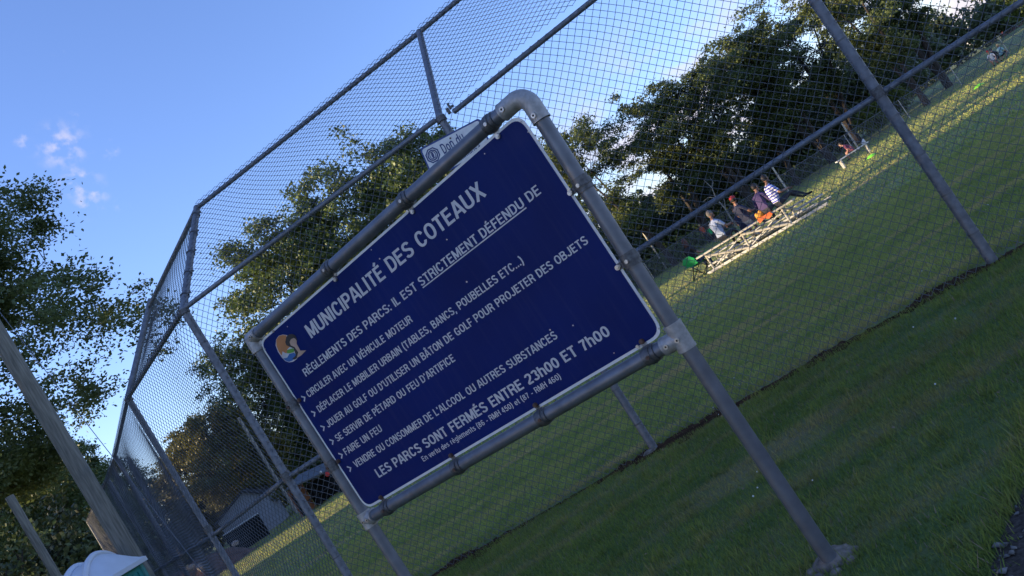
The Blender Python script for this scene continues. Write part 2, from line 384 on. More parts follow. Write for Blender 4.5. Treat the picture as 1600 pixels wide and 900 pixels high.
for P, r, h in ((P0, .04, BH), (W1, .038, BH), (W2, .036, BH), (W3, .036, BH)):
    q = MB(); q.tube([P-Z*.1, P+Z*h], r, 12); q.ball(P+Z*h, r*1.05); _fp(q, 'post', M['fence'], True, None)
T = [p+Z*BH+LEAN for p in (P1, P2, P3, P4)]; B = [p+Z*BH for p in (P1, P2, P3, P4)]
for i in range(3):
    pipe([T[i], T[i+1]], .026, 'top_rail')
    a, b = B[i], B[i+1]
    if i == 0: b = a.lerp(b, .985)
    if i == 1: a = a.lerp(b, .045)+Vector((0, .03, -.035))
    pipe([a, b], .025, 'bend_rail')
    pipe([p+Z*MH for p in ((P1, P2, P3, P4)[i], (P1, P2, P3, P4)[i+1])], .026, 'middle_rail')
Kp = on_plane(233, 480, B[0], (T[0]-B[0]).cross(P0+Z*BH-B[0]))
pipe([T[0], Kp], .030, 'top_rail'); pipe([Kp+(Kp-P0-Z*BH).normalized()*.12, P0+Z*BH], .040, 'top_rail')
pipe([B[0], P0+Z*BH], .028, 'bend_rail')
for a, b in ((P0, W1), (W1, W2), (W2, W3)):
    pipe([a+Z*BH, b+Z*BH], .026, 'top_rail'); pipe([a+Z*(MH-.09), b+Z*(MH-.09)], .026, 'middle_rail')
pipe([P1+Z*MH, P0+Z*(MH-.09)], .026, 'middle_rail')
# joints: band clamps, tie wires and the loose bracket where the bend rail has slipped
for P in (P0, P1, P2, P3):
    q = MB(); q.tube([P+Z*(MH-.03), P+Z*(MH+.06)], .052, 12); _fp(q, 'band_clamp', M['clamp'], True, None)
    q = MB(); q.tube([P+Z*(BH-.05), P+Z*(BH-.0)], .052, 12); _fp(q, 'band_clamp', M['clamp'], True, None)
br = P2+Z*BH+fd*.10+Vector((0, .02, .0)); q = MB(); q.box(br, (.03, .05, .05)); q.box(br+fd*.045+Z*.015, (.05, .02, .02)); q.box(br+Z*.03+fd*.03, (.02, .03, .06))
_fp(q, 'loose_bracket', M['clamp'], True, None)
for k in range(5):
    p = B[0].lerp(T[0], .12+.2*k); ax = LEAN.normalized(); q = MB()
    q.tube([p-ax*.008, p+ax*.008], .047, 12); q.box(p+fd*.052, (.05, .02, .02)); _fp(q, 'tie_band', M['clamp'], True, None)
for i in range(9):
    for P, r in ((P3, .047), (P2, .041), (P1, .044)):
        p = P+Z*(.27+i*.36); q = MB(); q.tube([p-Z*.004, p+Z*.011], r, 12); _fp(q, 'tie_wire', M['wire'], True, None)
# the concrete at the foot of the middle post
q = MB(); q.ball(P2+Vector((-.05, -.02, .0)), (.075, .06, .035), 14, 8); o = _fp(q, 'footing', M['conc'], False, None)

def chain(name, o, a, b, Wd, Ht, inside=None, cell=.086, r=.0027, warp=.02, seed=0):
    """woven wire: zigzag wires across the plane o + a*x + b*y"""
    o, a, b = np.array(o), np.array(a), np.array(b); nrm = np.cross(a, b); nrm /= np.linalg.norm(nrm)
    hx = cell/2; nw = int(Wd/hx); ns = int(Ht/hx)
    K, J = np.meshgrid(np.arange(nw), np.arange(ns+1), indexing='ij')
    X = (K + ((J+K) % 2))*hx; Y = J*hx
    def wx(x, y):
        s = seed*1.7
        return warp*(np.sin(x*1.9+y*1.1+s)+.6*np.sin(x*.7-y*2.7+s*2)), warp*(np.sin(y*1.7-x*.8+s)+.7*np.sin(x*2.9+y*.6+s)), warp*1.5*np.sin(x*2.2+s)*np.sin(y*1.9+s*.5)
    dX, dY, dN = wx(X, Y)
    edge = np.minimum(1, np.minimum(np.minimum(X, Wd-X), Ht-Y).clip(0)/.3)
    rip = np.where((J+K) % 2 == 0, 1, -1)*.003
    Pn = o + (X+dX*edge)[..., None]*a + (Y+dY*edge)[..., None]*b + (dN*edge+rip)[..., None]*nrm
    A = Pn[:, :-1].reshape(-1, 3); Bq = Pn[:, 1:].reshape(-1, 3)
    if inside is not None:
        k = inside((X[:, :-1]+X[:, 1:]).ravel()/2, (Y[:, :-1]+Y[:, 1:]).ravel()/2); A = A[k]; Bq = Bq[k]
    d = Bq-A; d /= np.linalg.norm(d, axis=1)[:, None]
    s1 = np.cross(d, nrm); s1 /= np.linalg.norm(s1, axis=1)[:, None]; s2 = np.cross(d, s1)
    n = len(A); V = np.empty((n, 6, 3))
    for j in range(3):
        t = 2*math.pi*j/3; off = (s1*math.cos(t)+s2*math.sin(t))*r
        V[:, j] = A+off; V[:, 3+j] = Bq+off
    base = np.arange(n)[:, None]*6
    F = np.concatenate([base+np.array([j, (j+1) % 3, 3+(j+1) % 3, 3+j]) for j in range(3)])
    V = V.reshape(-1, 3) - np.array(P2)
    return link(name, np_mesh(name, V, F, [M['wire']]), fence)
def unit(v): return v.normalized()
off = -fn*.03
fr = [P1, P2, P3, P4]
for i in range(3):
    a = fr[i+1]-fr[i]
    chain('wire_mesh', fr[i]+off+Z*.02, unit(a), Z, a.length, BH, seed=i)
    lv = LEAN.normalized()
    chain('wire_mesh', B[i]+Vector((0, -.02, .02)), unit(a), lv, a.length, LEAN.length+.095, seed=i+4, warp=.02)
e1 = unit(P0-P1); e2 = unit((T[0]-B[0])-e1*(T[0]-B[0]).dot(e1))
def tri_in(x, y, tri=[((p-B[0]).dot(e1), (p-B[0]).dot(e2)) for p in (B[0], P0+Z*BH, Kp, T[0])]):
    k = np.zeros(len(x), bool); n = len(tri); j = n-1
    for i in range(n):
        (xi, yi), (xj, yj) = tri[i], tri[j]
        c = ((yi > y) != (yj > y)) & (x < (xj-xi)*(y-yi)/(yj-yi+1e-9)+xi); k ^= c; j = i
    return k
x0 = min(0, (T[0]-B[0]).dot(e1))
chain('wire_mesh', B[0]+e1*x0, e1, e2, 3.6-x0, 1.9, inside=lambda x, y: tri_in(x+x0, y), seed=8)
for i, (a, b) in enumerate(((P1, P0), (P0, W1), (W1, W2), (W2, W3))):
    d = b-a; chain('wire_mesh', a+Z*.02+Vector((-.03, -.03, 0)), unit(d), Z, d.length, BH+.04, seed=10+i, r=.0030)

# ------------------------------------------------------------------ park rules sign
SLp, SRp = Vector((-1.415, 4.757, 0)), Vector((.485, 3.491, 0))
sx = unit(SRp-SLp); sn = Vector((sx.y, -sx.x, 0))              # towards the camera
if sn.dot(EYE-SLp) < 0: sn = -sn
Q = lambda px, py, d=0: on_plane(px, py, SLp+sn*d, sn)
sign = thing('park_sign', SRp, 'large blue municipal park rules sign with white lettering in a galvanized pipe frame', 'sign')
def spart(q, name, m, smooth=True, parent=None, label=None):
    o = q.build(name, m, None, smooth, origin=SRp); o.parent = parent or sign; o.location = (0, 0, 0)
    if label: o['label'] = label
    return o
TL, TR, BR, BL = Q(393, 529), Q(819.5, 145), Q(1063, 527), Q(574, 811)
PR = .0345
q = MB()
arc = [TR+Vector((0, 0, 0))]
foot_r = Vector((BR.x, BR.y, 0)); foot_r = on_ground(1302, 880); foot_r = SLp + sx*(foot_r-SLp).dot(sx); foot_r.z = -.08
q.tube([foot_r, BR, TR-unit(TR-BR)*.11], PR, 20)
spart(q, 'post', M['galv'])
q = MB(); fl = BL+(BL-TL).normalized()*.01; fl2 = Q(634, 902); fl2 = BL+(fl2-BL)*((BL.z+.08)/(BL.z-fl2.z))
q.tube([fl2, BL, TL-unit(TL-BL)*.08], PR, 20); spart(q, 'post', M['galv'])
q = MB(); q.tube([TL+unit(TR-TL)*.05, TR-unit(TR-TL)*.11], PR, 20); spart(q, 'top_rail', M['galv'])
q = MB(); q.tube([BL+unit(BR-BL)*.05, BR-unit(BR-BL)*.05], PR, 20); spart(q, 'bottom_rail', M['galv'])
# fittings
def fit(c, arms, r=.0415, screws=()):
    q = MB(); q.ball(c, r)
    for d, l in arms:
        q.tube([c, c+d*l], r, 20); q.tube([c+d*(l-.008), c+d*(l+.004)], r*1.04, 20)
    o = spart(q, 'pipe_fitting', M['galv_fit'])
    s = MB()
    for p in screws: s.tube([p+sn*r*.9, p+sn*(r+.006)], .011, 10); s.tube([p+sn*(r+.0055), p+sn*(r+.0065)], .005, 6, mi=1)
    if screws: spart(s, 'set_screw', [M['bolt'], M['dark']], parent=o)
tx, bx, rz, lz = unit(TR-TL), unit(BR-BL), unit(TR-BR), unit(TL-BL)
# elbow, swept
q = MB(); cc = TR-tx*.065-rz*.065
q.tube([TR-tx*.135, TR-tx*.08]+[TR-tx*.065-rz*.065+(rz*math.cos(t)+tx*math.sin(t))*.065 for t in [i*math.pi/16 for i in range(9)]]+[TR-rz*.08, TR-rz*.135], .0425, 22)
q.tube([TR-rz*.134, TR-rz*.142], .044, 22); q.tube([TR-tx*.134, TR-tx*.142], .044, 22)
el = spart(q, 'pipe_fitting', M['galv_fit'])
s = MB()
for p in (TR-tx*.112-rz*.0, TR-rz*.112): s.tube([p+sn*.038, p+sn*.049], .012, 10); s.tube([p+sn*.0485, p+sn*.0496], .0055, 6, mi=1)
spart(s, 'set_screw', [M['bolt'], M['dark']], parent=el)
fit(TL, [(tx, .075), (-lz, .085)], screws=[TL+tx*.05])
fit(BL, [(bx, .07), (lz, .045), (-lz, .045)], screws=[BL+bx*.045, BL+bx*.005])
fit(BR, [(-bx, .085), (rz, .065), (-rz, .055)], screws=[BR-bx*.06, BR+rz*.0])
# clamp bands holding the panel
def clamp(px, py, d, inward, boltm):
    c = Q(px, py); o_ = {id(tx): TL, id(rz): BR, id(bx): BL, id(lz): BL}[id(d)]; c = o_+d*(c-o_).dot(d); q = MB(); q.tube([c-d*.033, c+d*.033], PR+.006, 18); q.tube([c-d*.012, c+d*.012], PR+.010, 18)
    q.box(c+inward*(PR+.022)-sn*.002, (.006, .03, .05), Matrix((sn, d, inward)).transposed())
    o = spart(q, 'clamp_band', M['clamp'])
    s = MB(); p = c+inward*(PR+.034); s.tube([p+sn*.0, p+sn*.014], .012, 10); s.tube([p+sn*.014, p+sn*.018], .008, 6); s.tube([c+sn*PR, c+sn*(PR+.016)], .009, 8)
    spart(s, 'bolt', M[boltm], parent=o)
for px, py in ((512, 414), (634, 311), (769, 196)): clamp(px, py, tx, -rz, 'bolt')
for px, py in ((906, 290), (983, 406)): clamp(px, py, rz, -tx, 'bolt')
for px, py in ((1016, 551), (848, 648), (715, 725), (603, 787)): clamp(px, py, bx, lz, 'rust')
for px, py in ((459, 632), (519, 727)): clamp(px, py, lz, tx, 'rust')
# the panel
def rounded(c, r, n=6):
    out = []; k = len(c)
    for i in range(k):
        p, a, b = c[i], unit(c[i-1]-c[i]), unit(c[(i+1) % k]-c[i])
        for j in range(n+1):
            t = j/n; out.append(p + a*r*(1-t)**2 + b*r*t**2)
    return out
pc = [Q(404, 535), Q(811, 175), Q(1040, 521), Q(573, 796)]
off = sn*.006
pl = MB(); rp_ = rounded(pc, .07); pl.prism([p-off*.2 for p in rp_], sn, .0022)
panel = spart(pl, 'sign_panel', M['white'], smooth=False)
cen = sum(pc, Vector())/4
ins = [p+(unit(pc[i-1]-p)+unit(pc[(i+1) % 4]-p))*.013 for i, p in enumerate(pc)]
q = MB(); q.prism([p+sn*.0018 for p in rounded(ins, .062)], sn, .0006, 0); spart(q, 'blue_face', M['blue'], smooth=False, parent=panel)
# rivets and pin holes on the face
for px, py in ((450, 510), (815, 190), (826, 206), (1030, 513), (960, 551), (666, 761), (758, 240), (699, 374), (730, 440), (581, 390), (594, 404), (896, 508), (860, 515), (614, 775), (415, 545)):
    p = Q(px, py)+sn*.0034; q = MB(); q.tube([p, p+sn*.002], .0025+.002*random.random(), 8); spart(q, 'rivet', M['bolt'], parent=panel)
for px, py in ((525, 428), (638, 330), (777, 211), (890, 296), (968, 416), (428, 517), (997, 541)):
    p = Q(px, py)+sn*.0034; q = MB(); q.tube([p, p+sn*.006], .0085, 10); spart(q, 'bolt', M['bolt'], parent=panel)

# lettering: a narrow grotesque drawn with strokes
def arc_(cx_, cy_, rx, ry, a0, a1, n=12, e=2.35):
    out = []
    for i in range(n+1):
        t = R(a0+(a1-a0)*i/n); c, s = math.cos(t), math.sin(t)
        out.append((cx_+rx*math.copysign(abs(c)**(2/e), c), cy_+ry*math.copysign(abs(s)**(2/e), s)))
    return out
h = .078; lo, hi = h, 1-h
def glyphs():
    g = {}
    w = .60; l, r_ = .08, .52; c = .30; rx = .22; ry = .5-h
    g['A'] = (.62, [[(.045, 0), (.275, 1)], [(.575, 0), (.345, 1)], [(.15, .29), (.47, .29)]])
    g['B'] = (w, [[(l, 0), (l, 1)], [(l, hi), (.3, hi)]+arc_(.30, .735, .19, .187, 90, -90)+[(l, .548)], [(l, .50), (.32, .5)]+arc_(.32, .289, .205, .211, 90, -90)+[(l, lo)]])
    g['C'] = (w, [arc_(c, .5, rx, ry, 28, 332, 22)])
    g['D'] = (w, [[(l, 0), (l, 1)], [(l, hi), (.27, hi)]+arc_(.27, .5, .25, ry, 90, -90, 16)+[(l, lo)]])
    g['E'] = (.54, [[(l, 0), (l, 1)], [(l, hi), (.5, hi)], [(l, .52), (.47, .52)], [(l, lo), (.51, lo)]])
    g['F'] = (.50, [[(l, 0), (l, 1)], [(l, hi), (.48, hi)], [(l, .49), (.44, .49)]])
    g['G'] = (.62, [arc_(c, .5, rx, ry, 30, 320, 22), [(.33, .43), (.54, .43)], [(.53, .49), (.53, 0)]])
    g['H'] = (w, [[(l, 0), (l, 1)], [(r_, 0), (r_, 1)], [(l, .53), (r_, .53)]])
    g['I'] = (.17, [[(.085, 0), (.085, 1)]])
    g['J'] = (.50, [[(.42, 1), (.42, .28)]+arc_(.235, .28, .185, .28-h, 0, -175, 12)])
    g['L'] = (.48, [[(l, 0), (l, 1)], [(l, lo), (.46, lo)]])
    g['M'] = (.74, [[(l, 0), (l, 1)], [(.66, 0), (.66, 1)], [(.10, 1), (.37, .06)], [(.64, 1), (.37, .06)]])
    g['N'] = (w, [[(l, 0), (l, 1)], [(r_, 0), (r_, 1)], [(.10, .97), (.50, .03)]])
    g['O'] = (.63, [arc_(.315, .5, .235, ry, 0, 360, 28)])
    g['P'] = (.57, [[(l, 0), (l, 1)], [(l, hi), (.3, hi)]+arc_(.30, .685, .20, .237, 90, -90)+[(l, .448)]])
    g['R'] = (w, [[(l, 0), (l, 1)], [(l, hi), (.3, hi)]+arc_(.30, .70, .21, .222, 90, -90)+[(l, .478)], [(.34, .47)]+[(.47, .36), (.49, .15), (.54, 0)]])
    g['S'] = (.57, [arc_(.285, .72, .19, .28-h, 15, 180, 12)+[(.10, .64), (.20, .55), (.37, .47), (.485, .37)]+arc_(.285, .29, .205, .29-h, 5, -165, 12)])
    g['T'] = (.54, [[(.27, 0), (.27, .85)], [(.02, hi), (.52, hi)]])
    g['U'] = (w, [[(l, 1), (l, .3)]+arc_(c, .30, .22, .30-h, 180, 360, 14)+[(r_, .3), (r_, 1)]])
    g['V'] = (.58, [[(.05, 1), (.27, 0)], [(.53, 1), (.31, 0)]])
    g['X'] = (.60, [[(.06, 0), (.52, 1)], [(.08, 1), (.54, 0)]])
    g['0'] = (.52, [arc_(.26, .48, .185, .48-h, 0, 360, 26, 2.2)])
    g['2'] = (.52, [arc_(.26, .70, .18, .26-h+.03, 170, -20, 12)+[(.35, .45), (.12, .2), (.085, lo)], [(.05, lo), (.48, lo)]])
    g['3'] = (.52, [arc_(.25, .715, .165, .245-h, 165, -80, 12), arc_(.25, .275, .185, .275-h, 80, -165, 12)])
    g['4'] = (.52, [[(.36, 0), (.36, .96)], [(.33, .94), (.06, .30)], [(.03, .27), (.48, .27)]])
    g['5'] = (.52, [[(.13, .88), (.45, .88)], [(.14, .92), (.10, .47)], [(.10, .5), (.18, .56)]+arc_(.26, .32, .19, .32-h-.0+.02, 100, -165, 14)])
    g['6'] = (.52, [arc_(.265, .30, .18, .30-h, 0, 360, 18), [(.085, .32), (.095, .6)]+arc_(.27, .62, .175, .34-h+.02, 180, 35, 10)])
    g['7'] = (.50, [[(.04, .88), (.47, .88)], [(.42, .86), (.27, .5), (.20, 0)]])
    g['8'] = (.52, [arc_(.26, .715, .155, .245-h, 0, 360, 18), arc_(.26, .275, .18, .275-h, 0, 360, 20)])
    x = .73; xr = x-h
    g['h'] = (.52, [[(.08, 0), (.08, 1)], [(.08, .5)]+arc_(.26, .45, .18, x-.45-h*.5, 170, 0, 10)+[(.44, .42), (.44, 0)]])
    g['n'] = (.52, [[(.08, 0), (.08, x)], [(.08, .5)]+arc_(.26, .45, .18, x-.45-h*.5, 170, 0, 10)+[(.44, .42), (.44, 0)]])
    g['m'] = (.78, [[(.08, 0), (.08, x)], [(.08, .5)]+arc_(.24, .47, .16, x-.47-h*.5, 170, 0, 8)+[(.40, .42), (.40, 0)], [(.40, .47)]+arc_(.55, .47, .15, x-.47-h*.5, 170, 0, 8)+[(.70, .42), (.70, 0)]])
    g['u'] = (.52, [[(.08, x), (.08, .28)]+arc_(.25, .26, .17, .26-h*.8, 180, 350, 10), [(.44, 0), (.44, x)]])
    g['r'] = (.34, [[(.08, 0), (.08, x)], [(.08, .42)]+arc_(.30, .42, .21, x-.42-h*.6, 175, 95, 8)])
    g['t'] = (.30, [[(.15, .93), (.15, .18), (.19, lo), (.29, .06)], [(.02, x-.06), (.29, x-.06)]])
    g['v'] = (.46, [[(.04, x), (.21, 0)], [(.42, x), (.25, 0)]])
    g['e'] = (.50, [[(.08, .38), (.43, .38)]+arc_(.25, .365, .18, .365-h, 5, 320, 20)])
    g['o'] = (.52, [arc_(.26, .365, .18, .365-h, 0, 360, 20)])
    g['d'] = (.52, [[(.44, 0), (.44, 1)], arc_(.25, .365, .175, .365-h, 0, 360, 20)])
    g['g'] = (.52, [[(.44, x), (.44, -.08)]+arc_(.26, -.06, .18, .16, 0, -150, 10), arc_(.25, .38, .175, .35-h, 0, 360, 20)])
    g['l'] = (.17, [[(.085, 0), (.085, 1)]])
    g['s'] = (.46, [arc_(.23, .53, .145, .2-h, 20, 180, 10)+[(.11, .45), (.33, .32)]+arc_(.23, .21, .16, .21-h, 20, -165, 10)])
    g[':'] = (.20, [[(.1, 0), (.1, .17)], [(.1, .5), (.1, .67)]])
    g['.'] = (.20, [[(.1, 0), (.1, .16)]])
    g[','] = (.20, [[(.1, .14), (.1, 0), (.05, -.16)]])
    g["'"] = (.18, [[(.1, 1), (.1, .86), (.06, .72)]])
    g['-'] = (.34, [[(.04, .36), (.30, .36)]])
    g['('] = (.26, [[(.22, 1.05), (.11, .75), (.08, .42), (.11, .1), (.22, -.2)]])
    g[')'] = (.26, [[(.04, 1.05), (.15, .75), (.18, .42), (.15, .1), (.04, -.2)]])
    g[' '] = (.26, [])
    for k, (base, acc) in {'É': ('E', [(.22, 1.06), (.36, 1.25)]), 'È': ('E', [(.36, 1.06), (.22, 1.25)]), 'è': ('e', [(.31, .80), (.19, .99)])}.items():
        g[k] = (g[base][0], g[base][1]+[acc])
    g['Â'] = (.62, g['A'][1]+[[(.18, 1.08), (.31, 1.23), (.44, 1.08)]])
    return g
GL = glyphs()
def stroke(mbx, pts, hw, f, z):
    """flat ribbon with mitred joints, mapped by f"""
    k = len(pts); closed = k > 2 and (Vector(pts[0]).to_2d()-Vector(pts[-1]).to_2d()).length < 1e-4 if k > 2 else False
    P = [Vector(p) for p in pts]
    if closed: P = P[:-1]; k -= 1
    vs = []
    for i in range(k):
        a = P[i-1] if (i > 0 or closed) else None; b = P[(i+1) % k] if (i < k-1 or closed) else None
        d1 = (P[i]-a).normalized() if a is not None and (P[i]-a).length > 1e-6 else None
        d2 = (b-P[i]).normalized() if b is not None and (b-P[i]).length > 1e-6 else None
        if d1 is None: d1 = d2
        if d2 is None: d2 = d1
        n1 = Vector((-d1.y, d1.x)); n2 = Vector((-d2.y, d2.x)); nn = (n1+n2)
        nn = nn.normalized() if nn.length > 1e-3 else n1
        s = min(1.6, 1/max(.4, nn.dot(n1)))
        vs += [f(P[i]+nn*hw*s, z), f(P[i]-nn*hw*s, z)]
    n = k if closed else k-1
    mbx.add(vs, [(2*i, 2*i+1, (2*((i+1) % k))+1, 2*((i+1) % k)) for i in range(n)])
def text_line(txt, pl_, pr_, hgt, weight=.078, gap=.075, name='text_line', under=None, plane=None):
    """text from pl_ to pr_ on a plane; hgt is the cap height in metres"""
    tot = 0; pos = []
    for ch in txt:
        w, _ = GL[ch]; pos.append(tot); tot += w+gap
    tot -= gap
    X = unit(pr_-pl_); nv = plane or sn; Y = nv.cross(X); ln = (pr_-pl_).length; kx = ln/tot
    q = MB(); lay = 0
    for ch, x0_ in zip(txt, pos):
        for st in GL[ch][1]:
            lay = (lay+1) % 5
            stroke(q, [(x+x0_, y) for x, y in st], weight, lambda p, z: pl_+X*(p.x*kx)+Y*(p.y*hgt)+nv*z, .0032+lay*.0002)
    if under:
        a, b = under; wd = hgt*.065; zz = nv*.0032
        q.add([a+zz, b+zz, b+Y*wd*2+zz, a+Y*wd*2+zz], [(0, 1, 2, 3)])
    return q
def cap(px, py, qx, qy): return (Q(px, py)-Q(qx, qy)).length
lines = [
    ('MUNICIPALITÉ DES COTEAUX', (487.4, 528.7), (761, 304.8), cap(476.2, 509.5, 487.4, 528.7), .080),
    ('RÈGLEMENTS DES PARCS: IL EST STRICTEMENT DÉFENDU DE', (478.9, 588.4), (847.2, 301.2), cap(472.4, 577.5, 478.9, 588.4), .074),
    ('CIRCULER AVEC UN VÉHICULE MOTEUR', (483.5, 621), (646.2, 501.8), .064, .074),
    ('DÉPLACER LE MOBILIER URBAIN (TABLES, BANCS, POUBELLES ETC...)', (500.1, 644.4), (820, 410.5), .064, .074),
    ("JOUER AU GOLF OU D'UTILISER UN BÂTON DE GOLF POUR PROJETER DES OBJETS", (514.0, 668.2), (920.9, 379.2), .064, .074),
    ("SE SERVIR DE PÉTARD OU FEU D'ARTIFICE", (528.4, 690.0), (713, 562.9), .064, .074),
    ('FAIRE UN FEU', (541.7, 711.2), (598.7, 672.5), .064, .074),
    ("VENDRE OU CONSOMMER DE L'ALCOOL OU AUTRES SUBSTANCES", (557.4, 730.5), (872.9, 527.5), .064, .074),
    ('LES PARCS SONT FERMÉS ENTRE 23h00 ET 7h00', (593, 746.3), (955.4, 522.4), cap(585.2, 733.6, 593, 746.3), .082),
    ('En vertu des règlements (86 - RMH 450) et (87 - RMH 460)', (662.6, 721), (878, 590.5), cap(659.4, 713.2, 662.6, 721), .07),
]
for i, (txt, a, b, hh, wt) in enumerate(lines):
    if .0639 < hh < .0641: hh = cap(537.9, 701.0, 541.7, 711.2)
    un = (Q(661.7, 450.2), Q(823.5, 325)) if i == 1 else None
    spart(text_line(txt, Q(*a), Q(*b), hh, wt, under=un), 'text_line', M['letter'], smooth=False, parent=panel)
q = MB(); bxv = unit(Q(646.2, 501.8)-Q(483.5, 621)); byv = sn.cross(bxv)
for px, py in ((475.2, 621.8), (490.8, 645.4), (505.3, 668), (519.3, 689.4), (533.4, 711), (546.7, 731.7)):
    c = Q(px, py); stroke(q, [(-.011, .017), (.011, .0), (-.011, -.017)], .0045, lambda p, z: c+bxv*p.x+byv*p.y+sn*z, .0034)
spart(q, 'bullet_mark', M['letter'], smooth=False, parent=panel)
# the emblem by the heading
EC = dict(o=mat('emblem orange', (.45, .17, .05), .6), k=mat('emblem black', (.012, .012, .014), .5), t=mat('emblem tan', (.46, .30, .21), .6), g=mat('emblem green', (.10, .27, .03), .6), w=mat('emblem white', (.5, .5, .5), .6), b=mat('emblem water blue', (.01, .10, .30), .6))
def zq(x, y): return (400+x/8.183, 490+y/8.183)
shapes = [('w', [(262, 330), (295, 282), (345, 266), (395, 272), (430, 300), (500, 440), (540, 490), (530, 575), (480, 612), (430, 622), (380, 605), (335, 560), (285, 485), (256, 405)]),
          ('o', [(264, 332), (298, 285), (345, 270), (396, 276), (388, 330), (385, 370), (402, 402), (440, 420), (405, 455), (400, 505), (375, 500), (345, 478), (335, 535), (300, 490), (266, 410)]),
          ('b', [(352, 572), (405, 560), (432, 512), (492, 496), (522, 530), (478, 595), (430, 614), (388, 600)]),
          ('g', [(404, 462), (475, 440), (497, 462), (490, 490), (428, 506), (402, 505)]),
          ('t', [(436, 360), (455, 325), (490, 308), (528, 330), (526, 380), (574, 470), (648, 466), (585, 530), (528, 566), (547, 490), (500, 425), (448, 400)]),
          ('k', [(396, 292), (430, 262), (470, 256), (508, 274), (536, 330), (522, 342), (512, 312), (490, 304), (456, 322), (437, 360), (452, 402), (500, 424), (548, 490), (528, 570), (495, 586), (470, 572), (500, 548), (518, 528), (486, 440), (430, 418), (395, 400), (382, 360)])]
em = None
for i, (c, pts) in enumerate(shapes):
    q = MB(); pp = [Q(*zq(x, y))+sn*(.0030+.0004*i) for x, y in pts]; q.add(pp, [tuple(range(len(pp)))])
    o = spart(q, 'emblem' if em is None else 'emblem_shape', EC[c], smooth=False, parent=panel)
    em = em or o
# lumpy concrete footing
q = MB(); fz = foot_r.copy(); fz.z = 0
q.ball(fz+Vector((.015, .03, -.005)), (.095, .09, .045), 22, 12)
for i in range(len(q.v)):
    v = Vector(q.v[i]); q.v[i] = tuple(fz+(v-fz)*random.uniform(.93, 1.07))
for k in range(7):
    a_ = k*.9; q.ball(fz+Vector((math.cos(a_)*.10, math.sin(a_)*.09, .0)), (.03, .025, .018), 8, 6)
spart(q, 'concrete_footing', M['conc'], smooth=False)

# small donated-by sign on the fence
d0 = -fn*.075
sp = lambda px, py: on_plane(px, py, P2+d0, fn)
dn = -fn
don = thing('donor_sign', sp(705, 235), 'small white and blue plate reading Don du, fixed to the fence above the big sign', 'sign')
def dpart(q, name, m, parent=None):
    o = q.build(name, m, None, False, origin=don.location); o.parent = parent or don; o.location = (0, 0, 0); return o
c0 = [sp(655.5, 233), sp(749, 184), None, None]
xx = unit(c0[1]-c0[0]); yy = dn.cross(xx); hgt = .30
c0[2] = c0[1]-yy*hgt; c0[3] = c0[0]-yy*hgt
q = MB(); q.prism(rounded(c0, .035), dn, .003); dplate = dpart(q, 'plate', mat('plate blue', (.02, .05, .19), .5))
ci = [p+(unit(c0[i-1]-p)+unit(c0[(i+1) % 4]-p))*.015 for i, p in enumerate(c0)]
q = MB(); q.prism([p+dn*.0032 for p in rounded(ci, .03)], dn, .0006); dpart(q, 'white_face', M['white'], dplate)
navy = mat('plate lettering', (.02, .04, .15), .5)
for txt, a, b, hh in (('Don du', (694.5, 241), (728, 219.5), .095), ('Communes', (712, 257.5), (751, 228.5), .055)):
    q = text_line(txt, sp(*a), sp(*b), hh, .07, plane=dn)
    q.v = [tuple(Vector(v)+dn*.002) for v in q.v]; dpart(q, 'text_line', navy, dplate)
oc = sp(676.5, 242.5)+dn*.0045
q = MB()
stroke(q, [(math.cos(R(22.5+45*i))*.066, math.sin(R(22.5+45*i))*.066) for i in range(9)], .006, lambda p, z: oc+xx*p.x+yy*p.y+dn*z, 0)
stroke(q, arc_(0, 0, .045, .045, 0, 360, 24, 2), .006, lambda p, z: oc+xx*p.x+yy*p.y+dn*z, .0004)
for dx in (-.016, 0, .016): stroke(q, arc_(dx*.6, 0, abs(dx)*.9+.004, .030, 0, 360, 16, 2), .0035, lambda p, z: oc+xx*p.x+yy*p.y+dn*z, .0008+abs(dx)*.01+dx*.005)
dpart(q, 'emblem', navy, dplate)
q = MB(); p = sp(704, 216); q.tube([p, p+dn*.008], .009, 10); dpart(q, 'bolt', M['rust'], dplate)

SHADE = [(-45, -10, 1), (-44, -3, 1.05), (-46, 3, 1), (-44, 8, 1.0), (-24, 1, .8), (-22, 7, .75), (-25, 14.4, .42), (-52, 33.5, 1), (-50, 53, 1.1), (-54, 60, 1)]
